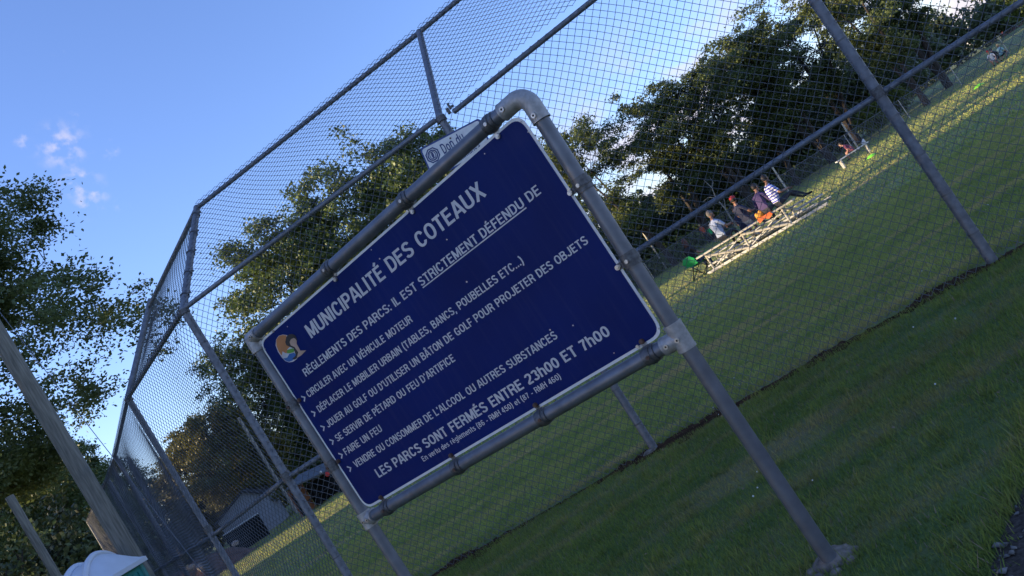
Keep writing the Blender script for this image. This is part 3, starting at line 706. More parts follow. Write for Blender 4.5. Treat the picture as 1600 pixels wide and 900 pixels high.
# ------------------------------------------------------------------ trees
def tree_parts(seed, h, cr_, base, stems=1, clumps=160, per=70, leaf=.2, csize=.75, flat=1.0, lean=(0, 0), fill=.5, r0=None, nb=4):
    """returns (trunk MB, leaf vertices, leaf faces): stems, limbs, boughs and leaf-sized faces gathered along the boughs"""
    rs = np.random.default_rng(seed); q = MB(); tips = []
    r0 = r0 or h*.016
    cen = np.array((lean[0]*.6, lean[1]*.6, (base+h)/2)); rad = np.array((cr_, cr_, (h-base)/2*1.02))
    for s in range(stems):
        a = 2*math.pi*s/stems + rs.uniform(0, 1); sp_ = (0 if stems == 1 else cr_*.42)
        top = np.array((math.cos(a)*sp_+lean[0], math.sin(a)*sp_+lean[1], h*rs.uniform(.78, .9))); pts = []
        n = 9
        for i in range(n+1):
            t = i/n; p = top*np.array((t**1.25, t**1.25, t)) + np.array((rs.normal(0, .1), rs.normal(0, .1), 0))*(h*.02)*(i > 0)
            pts.append(p)
        rr = [r0*(1-.86*(i/n)**.8)/(1 if stems == 1 else 1.35) for i in range(n+1)]; rr[0] *= 1.3
        q.tube(pts, rr, 8)
        nl = int(13/stems**.5)
        for k in range(nl):
            t = rs.uniform(max(.22, base/h*.75), .97); i = min(n-1, int(t*n)); p = pts[i]*(1-(t*n-i))+pts[i+1]*(t*n-i)
            ang = rs.uniform(0, 2*math.pi); up = rs.uniform(.35, 1.1)
            zz = (p[2]-cen[2])/rad[2]; reach = cr_*math.sqrt(max(.10, 1-min(.95, zz*zz)))*rs.uniform(.65, 1.05)
            d = np.array((math.cos(ang), math.sin(ang), up)); d /= np.linalg.norm(d)
            lp = [p]; m = 5
            for j in range(1, m+1):
                lp.append(p+d*reach*j/m+np.array((rs.normal(0, .05), rs.normal(0, .05), rs.normal(0, .05)+.03*j))*reach*.5)
            rl = rr[i]*.55
            q.tube(lp, [max(.012, rl*(1-.85*j/m)) for j in range(m+1)], 5)
            tips.append(lp[-1]); tips.append(lp[-2])
            for b in range(nb):
                j = rs.integers(1, m+1); d2 = d*.6+rs.normal(0, .55, 3); d2[2] += .25; d2 /= np.linalg.norm(d2); l2 = reach*rs.uniform(.25, .5)
                e = lp[j]+d2*l2; q.tube([lp[j], (lp[j]+e)/2+rs.normal(0, .04, 3)*l2, e], [max(.014, rl*.3), .014, .007], 4); tips += [e, (lp[j]+e)/2]
    tips = np.array(tips)
    nf = int(clumps*fill)
    u = rs.normal(0, 1, (nf, 3)); u /= np.linalg.norm(u, axis=1)[:, None]
    lob = 1+.22*np.sin(u[:, 0]*4.1+seed)*np.cos(u[:, 1]*3.7+seed*2)+.15*np.sin(u[:, 2]*6+seed)
    extra = cen+u*rad*(rs.uniform(.55, 1.0, nf)**.6*lob)[:, None]
    extra = extra[extra[:, 2] > base*.9]
    C = np.concatenate([tips[rs.integers(0, len(tips), clumps-nf)]+rs.normal(0, csize*.3, (clumps-nf, 3)), extra])
    C = C[C[:, 2] > base*.75]
    n = len(C)*per; S = csize*rs.uniform(.55, 1.15, len(C))
    off = rs.normal(0, .42, (n, 3)); off[:, 2] *= .62*flat
    Pq = np.repeat(C, per, 0)+off*np.repeat(S, per)[:, None]
    nrm = rs.normal(0, 1, (n, 3)); nrm[:, 2] += .7; nrm /= np.linalg.norm(nrm, axis=1)[:, None]
    a = np.cross(nrm, rs.normal(0, 1, (n, 3))); a /= np.linalg.norm(a, axis=1)[:, None]; b = np.cross(nrm, a)
    l = leaf*rs.uniform(.6, 1.25, n)[:, None]
    V = np.empty((n, 4, 3)); V[:, 0] = Pq-a*l*.6; V[:, 1] = Pq+b*l*.36+a*l*.05; V[:, 2] = Pq+a*l*.6; V[:, 3] = Pq-b*l*.36+a*l*.05
    return q, V.reshape(-1, 3), np.arange(n*4).reshape(n, 4)
PROTO = {}
def tree_proto(key, mats, **kw):
    q, V, F = tree_parts(**kw)
    PROTO[key] = (q, np_mesh('crown', V, F, [mats[0]]), mats[1], [None])
def plant(key, x, y, rz, s, label, name='deciduous_tree', cat='tree', group=None, sz=None, z=0):
    q, cm, bark, cache = PROTO[key]
    if cache[0] is None:
        t = q.build('trunk', bark); cache[0] = t.data; bpy.data.objects.remove(t)
    o = thing(name, (x, y, z), label, cat, group, rz); o.scale = (s, s, sz or s)
    link('trunk', cache[0], o); link('crown', cm, o)
    return o
LF, BK = (M['leaf'], M['bark']), M['bark']
tree_proto('maple', (M['leaf'], BK), seed=3, h=15, cr_=6.6, base=5.3, clumps=1250, per=130, leaf=.115, csize=.8, fill=.3, r0=.26, nb=9)
tree_proto('row_a', (M['leaf'], BK), seed=11, h=11, cr_=3.0, base=4.9, stems=3, clumps=250, per=120, leaf=.15, csize=.72, fill=.2, lean=(-1.2, 0), r0=.24, nb=7)
tree_proto('row_b', (M['leaf'], BK), seed=23, h=11.5, cr_=3.1, base=4.6, stems=2, clumps=250, per=120, leaf=.15, csize=.72, fill=.2, lean=(-2.0, .4), r0=.22, nb=7)
tree_proto('row_c', (M['leaf'], BK), seed=37, h=11, cr_=3.4, base=5.2, stems=4, clumps=240, per=110, leaf=.15, csize=.72, fill=.15, lean=(-.6, 0), r0=.26, nb=7)
tree_proto('dense_a', (M['leaf2'], BK), seed=5, h=13, cr_=4.2, base=1.5, clumps=760, per=90, leaf=.16, csize=.8, fill=.72)
tree_proto('dense_b', (M['leaf2'], BK), seed=15, h=12, cr_=4.6, base=1.2, clumps=760, per=90, leaf=.16, csize=.8, fill=.72)
tree_proto('yellow', (M['leaf3'], BK), seed=51, h=7.5, cr_=3.0, base=.8, clumps=400, per=90, leaf=.15, csize=.7, fill=.6)
tree_proto('bush', (M['dark_leaf'], BK), seed=61, h=3.2, cr_=2.4, base=.1, clumps=240, per=60, leaf=.16, csize=.7, fill=.75, r0=.08)
tree_proto('lightbush', (M['shrub'], BK), seed=71, h=2.0, cr_=1.0, base=.1, clumps=60, per=50, leaf=.14, csize=.5, fill=.6, r0=.03)
tree_proto('leafy', (M['leaf'], BK), seed=81, h=2.6, cr_=1.9, base=.1, clumps=240, per=60, leaf=.11, csize=.55, fill=.75, r0=.06)
tree_proto('shade', (M['leaf'], BK), seed=91, h=15, cr_=5.5, base=1.0, clumps=420, per=40, leaf=.42, csize=1.5, fill=.7)

# the row of leaning trees beyond the outfield, left to right
for i, (k, x, y, rz, s, lb) in enumerate((
        ('row_b', 8.6, 47, .3, .93, 'dark multi-stemmed tree just right of the blue sign, leftmost of the outfield row'),
        ('row_a', 11.6, 49, 2.1, .95, 'dark leafy tree with open lower limbs, second from the left in the outfield row'),
        ('row_c', 14.5, 48, 1.0, 1.0, 'open-crowned tree rising behind the people on the bleacher'),
        ('row_b', 17.9, 49.5, 4.0, .98, 'sunlit-topped tree with a pale gap under its crown, beside the right fence post'),
        ('row_a', 20.6, 50, 5.2, 1.08, 'tall multi-stemmed tree behind the upper right fence post'),
        ('row_c', 23.9, 53, 3.0, 1.05, 'thin-stemmed tree just behind the white bench'),
        ('row_b', 24.3, 44.5, .9, .92, 'forked thick-trunked tree standing out at the right end of the outfield row'),
        ('row_c', 29.0, 50, 4.4, .95, 'rightmost tree of the outfield row, cut by the top edge of the photo'))):
    plant(k, x, y, rz, s*1.04, lb, 'park_tree', 'tree', 'row of trees beyond the outfield', sz=s*(.95, .88, .86, .85, .84, .88, .95, .95)[i])
# behind the sign
for k, x, y, rz, s, lb in (
        ('dense_a', -.9, 55, .5, 1.3, 'dense green tree whose top shows right above the sign, beside the small white plate'),
        ('dense_b', -6.5, 56, 2.5, 1.4, 'broad green tree above the middle of the sign top rail'),
        ('dense_a', -12.6, 55, 4.0, 1.28, 'broad tree left of the sign, behind the corner fence post'),
        ('dense_b', -18.4, 55.5, 1.2, .92, 'lower rounded tree between the two left fence posts'),
        ('dense_b', 4.2, 60, 3.2, .95, 'dense tree mostly hidden behind the sign'),):
    plant(k, x, y, rz, s, lb, 'broadleaf_tree', 'tree')
plant('yellow', -18.0, 45, .4, .92, 'small yellowish sunlit tree over the pale shed', 'broadleaf_tree', 'tree')
plant('yellow', -21.8, 49, 2.4, 1.0, 'yellow-green tree seen through the left wing of the fence', 'broadleaf_tree', 'tree')
plant('dense_b', -27.5, 52, 2.0, .62, 'low dark tree at the far left end of the fence wing', 'broadleaf_tree', 'tree')
plant('dense_a', -33, 56, 1.0, .62, 'small far tree showing in the sky gap beside the utility pole', 'broadleaf_tree', 'tree')
# near left
plant('maple', -16.4, 22.5, .6, 1.04, 'big spreading maple filling the left edge of the photo', 'maple_tree', 'tree', sz=.90)
plant('maple', -36, 19.9, 2.0, 1.55, 'very tall unseen tree added west of the maple to shade it', 'maple_tree', 'tree')  # out-of-frame tree added to keep the maple crown out of the sun
plant('dense_b', -25, 40, 2.2, .75, 'dark tree showing between the utility pole and the wooden post', 'broadleaf_tree', 'tree')
plant('bush', -22.5, 35, 4, 1.4, 'dark bush low behind the wooden post', 'bush', 'bush')
plant('dense_b', -33, 55, .2, .95, 'dark tree deep behind the maple, left of the utility pole', 'broadleaf_tree', 'tree')
plant('dense_a', -39, 61, 2.2, 1.1, 'dark tree behind the short post at the left edge', 'broadleaf_tree', 'tree')
plant('dense_b', -45, 54, 1.4, 1.1, 'shaded tree at the far left edge behind the maple', 'broadleaf_tree', 'tree')
plant('leafy', -13.0, 16.6, 0, 1.0, 'leafy bush in the bottom left corner beside the portable toilet', 'bush', 'bush')
plant('leafy', -15.6, 18, 2, 1.1, 'leafy bush at the left edge below the maple', 'bush', 'bush')
plant('bush', -17.5, 21.6, 1, .78, 'dark bush behind the top of the portable toilet', 'bush', 'bush')
plant('bush', -30, 47, 2, 1.5, 'dark bush at the base of the left maple', 'bush', 'bush')
# shrubs under and behind the row
for i, (x, y, rz, s, lb) in enumerate((
        (4.5, 54, 0, 1.2, 'dark shrub at the right edge of the sign, behind the far pale pole'), (8.5, 55, 1, 1.1, 'dark shrub behind the woman in the green chair'),
        (12.5, 56, 2, 1.15, 'dark shrub behind the men on the bleacher'), (16.5, 57, 3, 1.3, 'dark shrub behind the right end of the bleacher'),
        (21, 58, 4, 1.4, 'dark shrub left of the right fence post'), (26, 61, 5, 1.5, 'dark shrub behind the white bench'), (31, 62, 6, 1.6, 'dark shrub right of the forked tree'))):
    plant('bush', x, y, rz, s, lb, 'bush', 'bush', 'shrubs along the edge of the outfield')
plant('lightbush', 23.7, 49.5, 0, .85, 'small bright green shrub beside a tree trunk near the bench', 'bush', 'bush')
plant('lightbush', 25.4, 49.8, 2, 1.0, 'taller yellow-green shrub right of the bench', 'bush', 'bush')
plant('lightbush', 61, 86, 1, 1.9, 'yellow-green shrub before the red building, far right', 'bush', 'bush')
# unseen trees west of the frame, placed to throw the evening shade
for x, y, s in SHADE:
    plant('shade', x, y, x*.7+y, s, 'unseen leafy tree placed to the west to cast shade', 'broadleaf_tree', 'tree', 'unseen shade trees to the west')
# far woods
def far_wood(name, pts, seed, m, leaf=.55, dens=1.0):
    rs = np.random.default_rng(seed); Cs = []
    for (x0, y0, x1, y1, hh) in pts:
        ln = math.hypot(x1-x0, y1-y0); n = int(ln*2.3*dens)
        for i in range(n):
            t = rs.uniform(); H_ = hh*(.75+.35*math.sin(t*ln*.33+seed)*.6+rs.uniform(-.1, .16)); nn = int(5+H_*2.5)
            c = np.stack([np.full(nn, x0+(x1-x0)*t)+rs.normal(0, .8, nn), np.full(nn, y0+(y1-y0)*t)+rs.uniform(-1, 4, nn), rs.uniform(.1, 1, nn)**.8*H_], 1); Cs.append(c)
    C = np.concatenate(Cs); per = 14; n = len(C)*per
    Pq = np.repeat(C, per, 0)+rs.normal(0, .55, (n, 3)); nrm = rs.normal(0, 1, (n, 3)); nrm[:, 2] += .5; nrm /= np.linalg.norm(nrm, axis=1)[:, None]
    a = np.cross(nrm, rs.normal(0, 1, (n, 3))); a /= np.linalg.norm(a, axis=1)[:, None]; b = np.cross(nrm, a); l = leaf*rs.uniform(.6, 1.2, n)[:, None]
    V = np.empty((n, 4, 3)); V[:, 0] = Pq-a*l*.6; V[:, 1] = Pq+b*l*.4; V[:, 2] = Pq+a*l*.6; V[:, 3] = Pq-b*l*.4
    tag(link(name, np_mesh(name, V.reshape(-1, 3), np.arange(n*4).reshape(n, 4), [m])), kind='stuff')
far_wood('far_wood', [(28, 78, 58, 98, 6.5), (50, 101, 100, 112, 7), (2, 72, 30, 80, 5.5), (-60, 66, 4, 74, 5), (-75, 60, -40, 75, 8)], 4, M['dark_leaf'])
far_wood('field_edge_weeds', [(3.5, 51, 10, 49.5, .9), (10, 51.5, 22, 55, .7)], 9, M['leaf2'], leaf=.22, dens=3)

# ------------------------------------------------------------------ utility pole, guy wire, posts
def pole(name, x, y, z1, r, m, label, cat, r1=None):
    o = thing(name, (x, y, 0), label, cat); q = MB(); q.tube([(0, 0, -.2), (0, 0, z1*.5), (0, 0, z1)], [r, (r+(r1 or r))/2, r1 or r], 18); q.build('shaft', m, o); return o
up = pole('utility_pole', -7.72, 13.6, 10.5, .155, M['wood'], 'thick weathered wooden utility pole behind the portable toilet', 'utility pole', .13)
q = MB(); q.box((0, 0, 9.9), (2.2, .1, .12)); q.build('crossarm', M['wood'], up)
a = at(0, 488, 13.45); b = at(233, 787, 12.2); d = (b-a).normalized(); e = a+d*((0-a.z)/d.z); s_ = a-d*((9.6-a.z)/-d.z)
q = MB(); q.tube([s_, a, b, e], .006, 6); tag(q.build('guy_wire', M['galv']), 'thin steel guy wire slanting down from the utility pole to the ground', 'wire')
pole('wooden_post', -10.87, 16.5, 4.35, .085, M['wood'], 'short weathered wooden post at the left edge in front of dark foliage', 'post')
pole('lamp_post', -471/1280*42.5, 42.5, 5.8, .085, M['pale_bark'], 'slim pale wooden pole rising beside the shed, seen through the fence', 'pole')
pole('white_pole', 8.55, 50, 3.06, .055, M['frame_p'], 'slim white pole in the grass right of the sign edge', 'pole')
pole('white_pole', 14.9, 43, 1.95, .045, M['frame_p'], 'slim cream pole behind the man in the striped shirt', 'pole')
pole('white_pole', 19.2, 43, 1.9, .045, M['frame_p'], 'slim white pole left of the white bench', 'pole')
ds = thing('dead_sapling', (12.4, 46, 0), 'bare pale dead sapling with crooked branches behind the bleacher', 'sapling')
q = MB(); q.tube([(0, 0, 0), (.05, 0, 1.2), (-.05, 0, 2.0), (.08, 0, 2.6), (-.05, 0, 3.2)], [.05, .045, .035, .025, .01], 7); q.build('trunk', M['pale_bark'], ds)
for pts in ([(-.05, 0, 2.0), (-.35, .1, 2.25), (-.75, .1, 2.2)], [(.08, 0, 2.6), (.3, 0, 2.8), (.35, .1, 3.1)], [(.05, 0, 1.2), (.3, .1, 1.6), (.42, .1, 2.0)]):
    q = MB(); q.tube(pts, [.025, .02, .008], 6); q.build('branch', M['pale_bark'], ds)

# ------------------------------------------------------------------ portable toilet
pt = thing('portable_toilet', (-7.87, 12.45, 0), 'teal portable toilet with a white domed roof in the bottom left corner', 'portable toilet', rz=R(3))
Wt, Dt, Ht = 1.22, 1.15, 1.70
q = MB()
q.box((0, 0, Ht/2), (Wt-.10, Dt-.10, Ht))
for sx_ in (-1, 1):
    for sy_ in (-1, 1): q.tube([(sx_*(Wt/2-.06), sy_*(Dt/2-.06), 0), (sx_*(Wt/2-.06), sy_*(Dt/2-.06), Ht)], .055, 10)
for k in range(5): q.box((Wt/2-.045, -.36+.18*k, Ht*.5), (.02, .06, Ht*.9)); q.box((-Wt/2+.045, -.36+.18*k, Ht*.5), (.02, .06, Ht*.9))
q.build('wall', M['teal'], pt)
q = MB(); q.box((-.02, -Dt/2+.035, .83), (.72, .03, 1.56)); q.box((-.02, -Dt/2+.02, .83), (.60, .02, 1.42)); dr = q.build('door', mat('teal door', (.0, .165, .16), .35, 0, .1, 4), pt)
q = MB(); q.box((.25, -Dt/2-.0, .95), (.05, .03, .14)); q.build('handle', M['potty_w'], dr)
q = MB()
for sx_ in (-1, 1): q.box((sx_*.44, -Dt/2+.045, 1.52), (.14, .02, .18))
q.box((-.02, -Dt/2+.008, 1.35), (.40, .012, .22)); q.build('vent', M['dark'], pt)
q = MB(); rw, rd = Wt/2+.05, Dt/2+.05
q.box((0, 0, Ht+.035), (2*rw, 2*rd, .07))
def roof_pt(x, y):
    return Ht+.07 + .40*max(0, 1-abs(y/rd)**2.0)**.75*max(0, 1-max(0, (abs(x)-.30)/(rw-.30))**1.6)**.9
nx, ny = 26, 16
vs = [(-rw+2*rw*i/nx, -rd+2*rd*j/ny, roof_pt(-rw+2*rw*i/nx, -rd+2*rd*j/ny)) for i in range(nx+1) for j in range(ny+1)]
q.add(vs, [(i*(ny+1)+j, (i+1)*(ny+1)+j, (i+1)*(ny+1)+j+1, i*(ny+1)+j+1) for i in range(nx) for j in range(ny)])
rf = q.build('roof', M['potty_w'], pt)
for xx_ in (-.36, -.02, .32):
    q = MB(); q.tube([(xx_, -rd+.02+(2*rd-.04)*j/14, roof_pt(xx_, -rd+.02+(2*rd-.04)*j/14)+.02) for j in range(15)], .05, 8); q.build('roof_rib', M['potty_w'], rf)
q = MB(); q.box((0, -rd-.006, Ht+.03), (2*rw, .02, .045)); q.build('eave_trim', mat('grey trim', (.25, .33, .34), .5), rf)
q = MB()
for k in range(4): q.tube([(-.5+.33*k, -rd-.015, Ht+.03), (-.5+.33*k, -rd-.022, Ht+.03)], .009, 8)
q.build('rivet', M['dark'], rf)

# ------------------------------------------------------------------ shed, dugout, earth, far building
sh = thing('shed', (-17.8, 42, 0), 'pale sided shed with a low dark gable roof behind the left fence wing', 'shed', rz=R(10))
q = MB(); w2, h1, h2 = 1.3, 1.75, 2.4
q.prism([(-w2, 0, 0), (w2, 0, 0), (w2, 0, h1), (.5, 0, h2), (-w2, 0, h1)], (0, 1, 0), 3.0); q.build('wall', M['siding'], sh, smooth=False)
for s_ in (-1, 1):
    q = MB(); x1_ = s_*(w2+.15); q.prism([(.5, -.2, h2+.03), (x1_, -.2, h1-.04), (x1_, -.2, h1+.05), (.5, -.2, h2+.12)], (0, 1, 0), 3.4); q.build('roof', M['roof'], sh, smooth=False)
q = MB(); q.box((-.4, -.02, .95), (.8, .05, 1.9)); dq = q.build('door', mat('grey door', (.26, .28, .32), .7), sh, smooth=False)
rl = thing('low_rail', (-16.9, 38, 0), 'pale horizontal rail of a dark low fence in front of the shed', 'rail')
q = MB(); q.tube([(-.55, 0, 1.12), (1.35, 0, 1.12)], .03, 8); q.build('rail', M['white'], rl)
for k in range(5):
    q = MB(); q.tube([(-.5+.45*k, 0, 0), (-.5+.45*k, 0, 1.12)], .02, 6); q.build('post', M['dark'], rl)
q = MB(); q.box((.42, -.035, .55), (1.9, .02, 1.06)); q.build('windscreen', M['dark'], rl, smooth=False)
dg = thing('dugout', (-11.6, 35.5, 0), 'low dark dugout with sloping grey roof and brown end board beside the sign', 'dugout', rz=R(-4))
q = MB(); q.prism([(-1.0, -.9, 1.30), (1.05, -.9, 1.02), (1.05, -.9, 1.08), (-1.0, -.9, 1.36)], (0, 1, .12), 2.0); q.build('roof', mat('grey roofing', (.10, .115, .13), .8, 0, .25, 8), dg, smooth=False)
q = MB(); q.box((.02, .9, .5), (2.0, .06, 1.0)); q.build('wall', M['dark'], dg, smooth=False)
q = MB(); q.box((-1.02, .0, .62), (.06, 1.7, 1.24)); q.build('end_board', M['orange_w'], dg, smooth=False)
for x_ in (-.9, 0, .95):
    q = MB(); q.box((x_, -.8, .5), (.09, .09, 1.0)); q.build('post', M['dark'], dg, smooth=False)
q = MB(); q.box((0, .5, .42), (1.8, .35, .05)); q.build('bench', M['roof'], dg, smooth=False)
q = MB(); q.ball((.90, -.93, .95), (.10, .05, .11)); q.build('reflector', M['red'], dg, label) if False else q.build('reflector', M['red'], dg)
q = MB(); q.ball((.70, -.93, 1.18), (.07, .05, .06)); q.build('lamp', M['white'], dg)
em_ = MB()
for i in range(13):
    for j in range(9):
        x_, y_ = -2.6+5.2*i/12, -1.8+3.6*j/8; rr_ = (x_/2.6)**2+(y_/1.8)**2
        em_.v.append((x_, y_, max(-.02, .95*(1-rr_)+.12*math.sin(i*2.1+j*1.3)*(rr_ < .9))))
for i in range(12):
    for j in range(8): em_.f.append((i*9+j, (i+1)*9+j, (i+1)*9+j+1, i*9+j+1)); em_.m.append(0)
o = em_.build('earth_mound', M['earth']); o.location = (-17.2, 33.5, 0); o['kind'] = 'structure'
for i, (x_, y_, z_, r_) in enumerate(((-16.6, 32.3, .80, .16), (-16.2, 32.4, .60, .22), (-17.4, 32.2, .85, .10), (-14.9, 33, .65, .13))):
    q = MB(); q.ball((0, 0, 0), (r_*1.3, r_, r_*.8), 9, 6)
    for k in range(len(q.v)): q.v[k] = tuple(Vector(q.v[k])*random.uniform(.75, 1.2))
    o = q.build('rock', mat('pale rock', (.45, .38, .34), .9, 0, .3, 9), smooth=False); o.location = (x_, y_, z_); o.rotation_euler = (0, 0, i)
    tag(o, ['pale rock on top of the reddish earth mound', 'largest pale rock on the reddish earth mound', 'small pale rock at the left of the earth mound', 'pale rock at the right foot of the earth mound'][i], 'rock')
fb = thing('far_building', (77, 108, 0), 'far red building with a blue-grey roof at the right edge', 'building', rz=R(-20))
q = MB(); q.box((0, 0, .7), (7, 5, 1.4)); q.build('wall', mat('red wall', (.22, .05, .045), .8, 0, .2, 2), fb, smooth=False)
q = MB(); q.prism([(-3.9, -2.9, 1.4), (-3.9, 2.9, 1.4), (-3.9, 0, 2.7)], (1, 0, 0), 7.8); q.build('roof', mat('blue grey roof', (.08, .11, .20), .7, 0, .2, 2), fb, smooth=False)
q = MB(); q.box((-1.6, -2.52, .75), (1.0, .05, .8)); q.build('window', M['dark'], fb, smooth=False)

# ------------------------------------------------------------------ outfield fence
of = thing('outfield_fence', (20, 42, 0), 'low chain-link outfield fence with slim pale posts in front of the row of trees', 'fence')
opts = [Vector(p) for p in ((3, 47.5, 0), (7, 46.2, 0), (11, 44.9, 0), (15, 43.4, 0), (18.6, 42.2, 0), (21.6, 41.6, 0), (24.6, 41.4, 0), (27.6, 41.6, 0), (31, 42, 0), (35, 42.6, 0))]
for p in opts:
    q = MB(); q.tube([p-of.location, p-of.location+Z*1.12], .018, 6); q.build('post', M['frame_p'], of)
q = MB()
for a, b in zip(opts, opts[1:]): q.tube([a-of.location+Z*1.1, b-of.location+Z*1.1], .016, 6)
q.build('top_rail', M['fence'], of)
q = MB()
for a, b in zip(opts, opts[1:]):
    n = int((b-a).length/.11); d = (b-a)/n
    for k in range(n):
        for s_ in (0, 1):
            p0 = a-of.location+d*k; q.add([p0+Z*(1.08*s_)+d*0, p0+Z*(1.08*s_)+Vector((.012, .0, 0)), p0+d*6*.5+Z*(1.08*(1-s_))+Vector((.012, 0, 0)), p0+d*6*.5+Z*(1.08*(1-s_))], [(0, 1, 2, 3)])
q.build('wire_mesh', M['wire'], of, smooth=False)

# ------------------------------------------------------------------ bleacher
BA = Vector((5.2, 23.7, 0)); be = Vector((.8, -.6, 0)); bn_ = Vector((.6, .8, 0))
bl = thing('bleacher', BA, 'low aluminium bleacher with cream cross-braced frames, seen from behind', 'bleacher')
brot = Matrix((be, bn_, Z)).transposed()
def bp(s, n, z): return be*s+bn_*n+Z*z
def bpart(q, name, m): return q.build(name, m, bl)
for n, z, nm, l0, l1 in ((0, .58, 'seat_plank', -.25, 2.98), (.62, .40, 'seat_plank', -.2, 3.0), (1.24, .24, 'seat_plank', -.15, 3.3), (.30, .20, 'foot_plank', -.2, 2.95), (.95, .12, 'foot_plank', -.15, 3.1)):
    q = MB(); q.box(bp((l0+l1)/2, n, z), (l1-l0, .26, .045), brot); bpart(q, nm, M['frame_p'] if n == 0 else M['alu'])
q = MB(); q.box(bp(1.72, -.02, .04), (3.9, .07, .07), brot); bpart(q, 'ground_sill', M['alu'])
q = MB(); q.box(bp(1.6, 1.5, .04), (3.6, .07, .07), brot); bpart(q, 'ground_sill', M['alu'])
ps = [0, 1.25, 2.58]
for i, s_ in enumerate(ps):
    q = MB(); q.tube([bp(s_, 0, .04), bp(s_, 0, .56)], .032, 8); bpart(q, 'leg', M['frame_p'])
    q = MB(); q.tube([bp(s_, .05, .54), bp(s_, 1.5, .08)], .026, 8); bpart(q, 'stringer', M['frame_p'])
    q = MB(); q.tube([bp(s_, .62, .05), bp(s_, .62, .38)], .026, 8); bpart(q, 'leg', M['frame_p'])
    q = MB(); q.tube([bp(s_, 1.24, .05), bp(s_, 1.24, .22)], .026, 8); bpart(q, 'leg', M['frame_p'])
    if i < 2:
        q = MB(); q.tube([bp(s_, -.045, .50), bp(ps[i+1], -.045, .08)], .034, 8); bpart(q, 'cross_brace', M['frame_p'])
        q = MB(); q.tube([bp(s_, .045, .08), bp(ps[i+1], .045, .50)], .022, 8); bpart(q, 'cross_brace', M['alu'])

# ------------------------------------------------------------------ people
SKIN = mat('skin', (.36, .20, .14), .6, 0, .12, 9); SKIN2 = mat('tanned skin', (.27, .14, .09), .6, 0, .12, 9)
HAIRD = mat('dark hair', (.022, .014, .010), .6, 0, .3, 40); HAIRG = mat('grey hair', (.16, .14, .12), .7, 0, .3, 40); HAIRB = mat('fair hair', (.48, .33, .15), .7, 0, .3, 40)
def cloth(name, c, stripes=None, w=9):
    m = mat(name, c, .85, 0, .15, 14)
    if stripes:
        t = m.node_tree; n = t.nodes; b = n['Principled BSDF']; tcn = n.new('ShaderNodeTexCoord'); wv = n.new('ShaderNodeTexWave'); wv.bands_direction = 'Z'; wv.inputs['Scale'].default_value = w; wv.inputs['Distortion'].default_value = .8
        r = n.new('ShaderNodeValToRGB'); r.color_ramp.elements[0].position = .42; r.color_ramp.elements[1].position = .52; r.color_ramp.elements[0].color = (*c, 1); r.color_ramp.elements[1].color = (*stripes, 1)
        t.links.new(tcn.outputs['Object'], wv.inputs[0]); t.links.new(wv.outputs[0], r.inputs[0]); t.links.new(r.outputs[0], b.inputs['Base Color'])
    return m
def skeleton(pose, lean=0, knee_out=.12, reach=.0, legs=0):
    """joint name -> (position, radius); origin at the pelvis, facing +Y, adult size"""
    J = {}
    def rotx(p, a):
        c, s = math.cos(a), math.sin(a); return Vector((p[0], p[1]*c - p[2]*s, p[1]*s + p[2]*c))
    def U(n, p, r): J[n] = (rotx(p, -lean), r)
    J['pelvis'] = (Vector((0, 0, 0)), .135)
    U('waist', (0, .0, .18), .122); U('chest', (0, .0, .36), .14); U('neck0', (0, -.01, .50), .07); U('neck', (0, .01, .57), .052); U('head0', (0, .03, .64), .055)
    for s, k in ((-1, 'l'), (1, 'r')):
        U('sho'+k, (s*.165, -.01, .455), .07)
        if pose == 'sit':
            U('elb'+k, (s*.235, .07+reach*.1, .22), .046); U('wri'+k, (s*.16, .28+reach*.2, .16+reach*.15), .031); U('han'+k, (s*.14, .35+reach*.2, .15+reach*.15), .036)
            J['hip'+k] = (Vector((s*.085, .04, -.02)), .10); J['kne'+k] = (Vector((s*knee_out, .44, .03+legs*.05)), .064)
            J['ank'+k] = (Vector((s*(knee_out+.01), .47+legs*.33, -.36+legs*.16)), .042); J['toe'+k] = (Vector((s*(knee_out+.03), .62+legs*.33, -.41+legs*.2)), .034)
        elif pose == 'stand':
            U('elb'+k, (s*.23, .0, .18), .046); U('wri'+k, (s*.22, .07, -.05), .031); U('han'+k, (s*.215, .09, -.13), .036)
            J['hip'+k] = (Vector((s*.085, 0, -.06)), .10); J['kne'+k] = (Vector((s*.10, .02, -.46)), .062); J['ank'+k] = (Vector((s*.10, 0, -.86)), .042); J['toe'+k] = (Vector((s*.11, .14, -.92)), .034)
        else:                                                           # crouch
            U('elb'+k, (s*.22, .14, .22), .046); U('wri'+k, (s*.15, .32, .16), .031); U('han'+k, (s*.13, .39, .14), .036)
            J['hip'+k] = (Vector((s*.085, .03, 0)), .10); J['kne'+k] = (Vector((s*.17, .36, .13)), .064); J['ank'+k] = (Vector((s*.13, .06, -.26)), .042); J['toe'+k] = (Vector((s*.15, .20, -.32)), .034)
    return J
BONES = [('pelvis', 'waist', 'top'), ('waist', 'chest', 'top'), ('chest', 'neck0', 'top'), ('neck0', 'neck', 'skin'), ('neck', 'head0', 'skin')]
for k in 'lr':
    BONES += [('neck0', 'sho'+k, 'top'), ('sho'+k, 'elb'+k, 'sleeve'), ('elb'+k, 'wri'+k, 'fore'), ('wri'+k, 'han'+k, 'skin'), ('pelvis', 'hip'+k, 'leg'), ('hip'+k, 'kne'+k, 'leg'), ('kne'+k, 'ank'+k, 'shin'), ('ank'+k, 'toe'+k, 'shoe')]
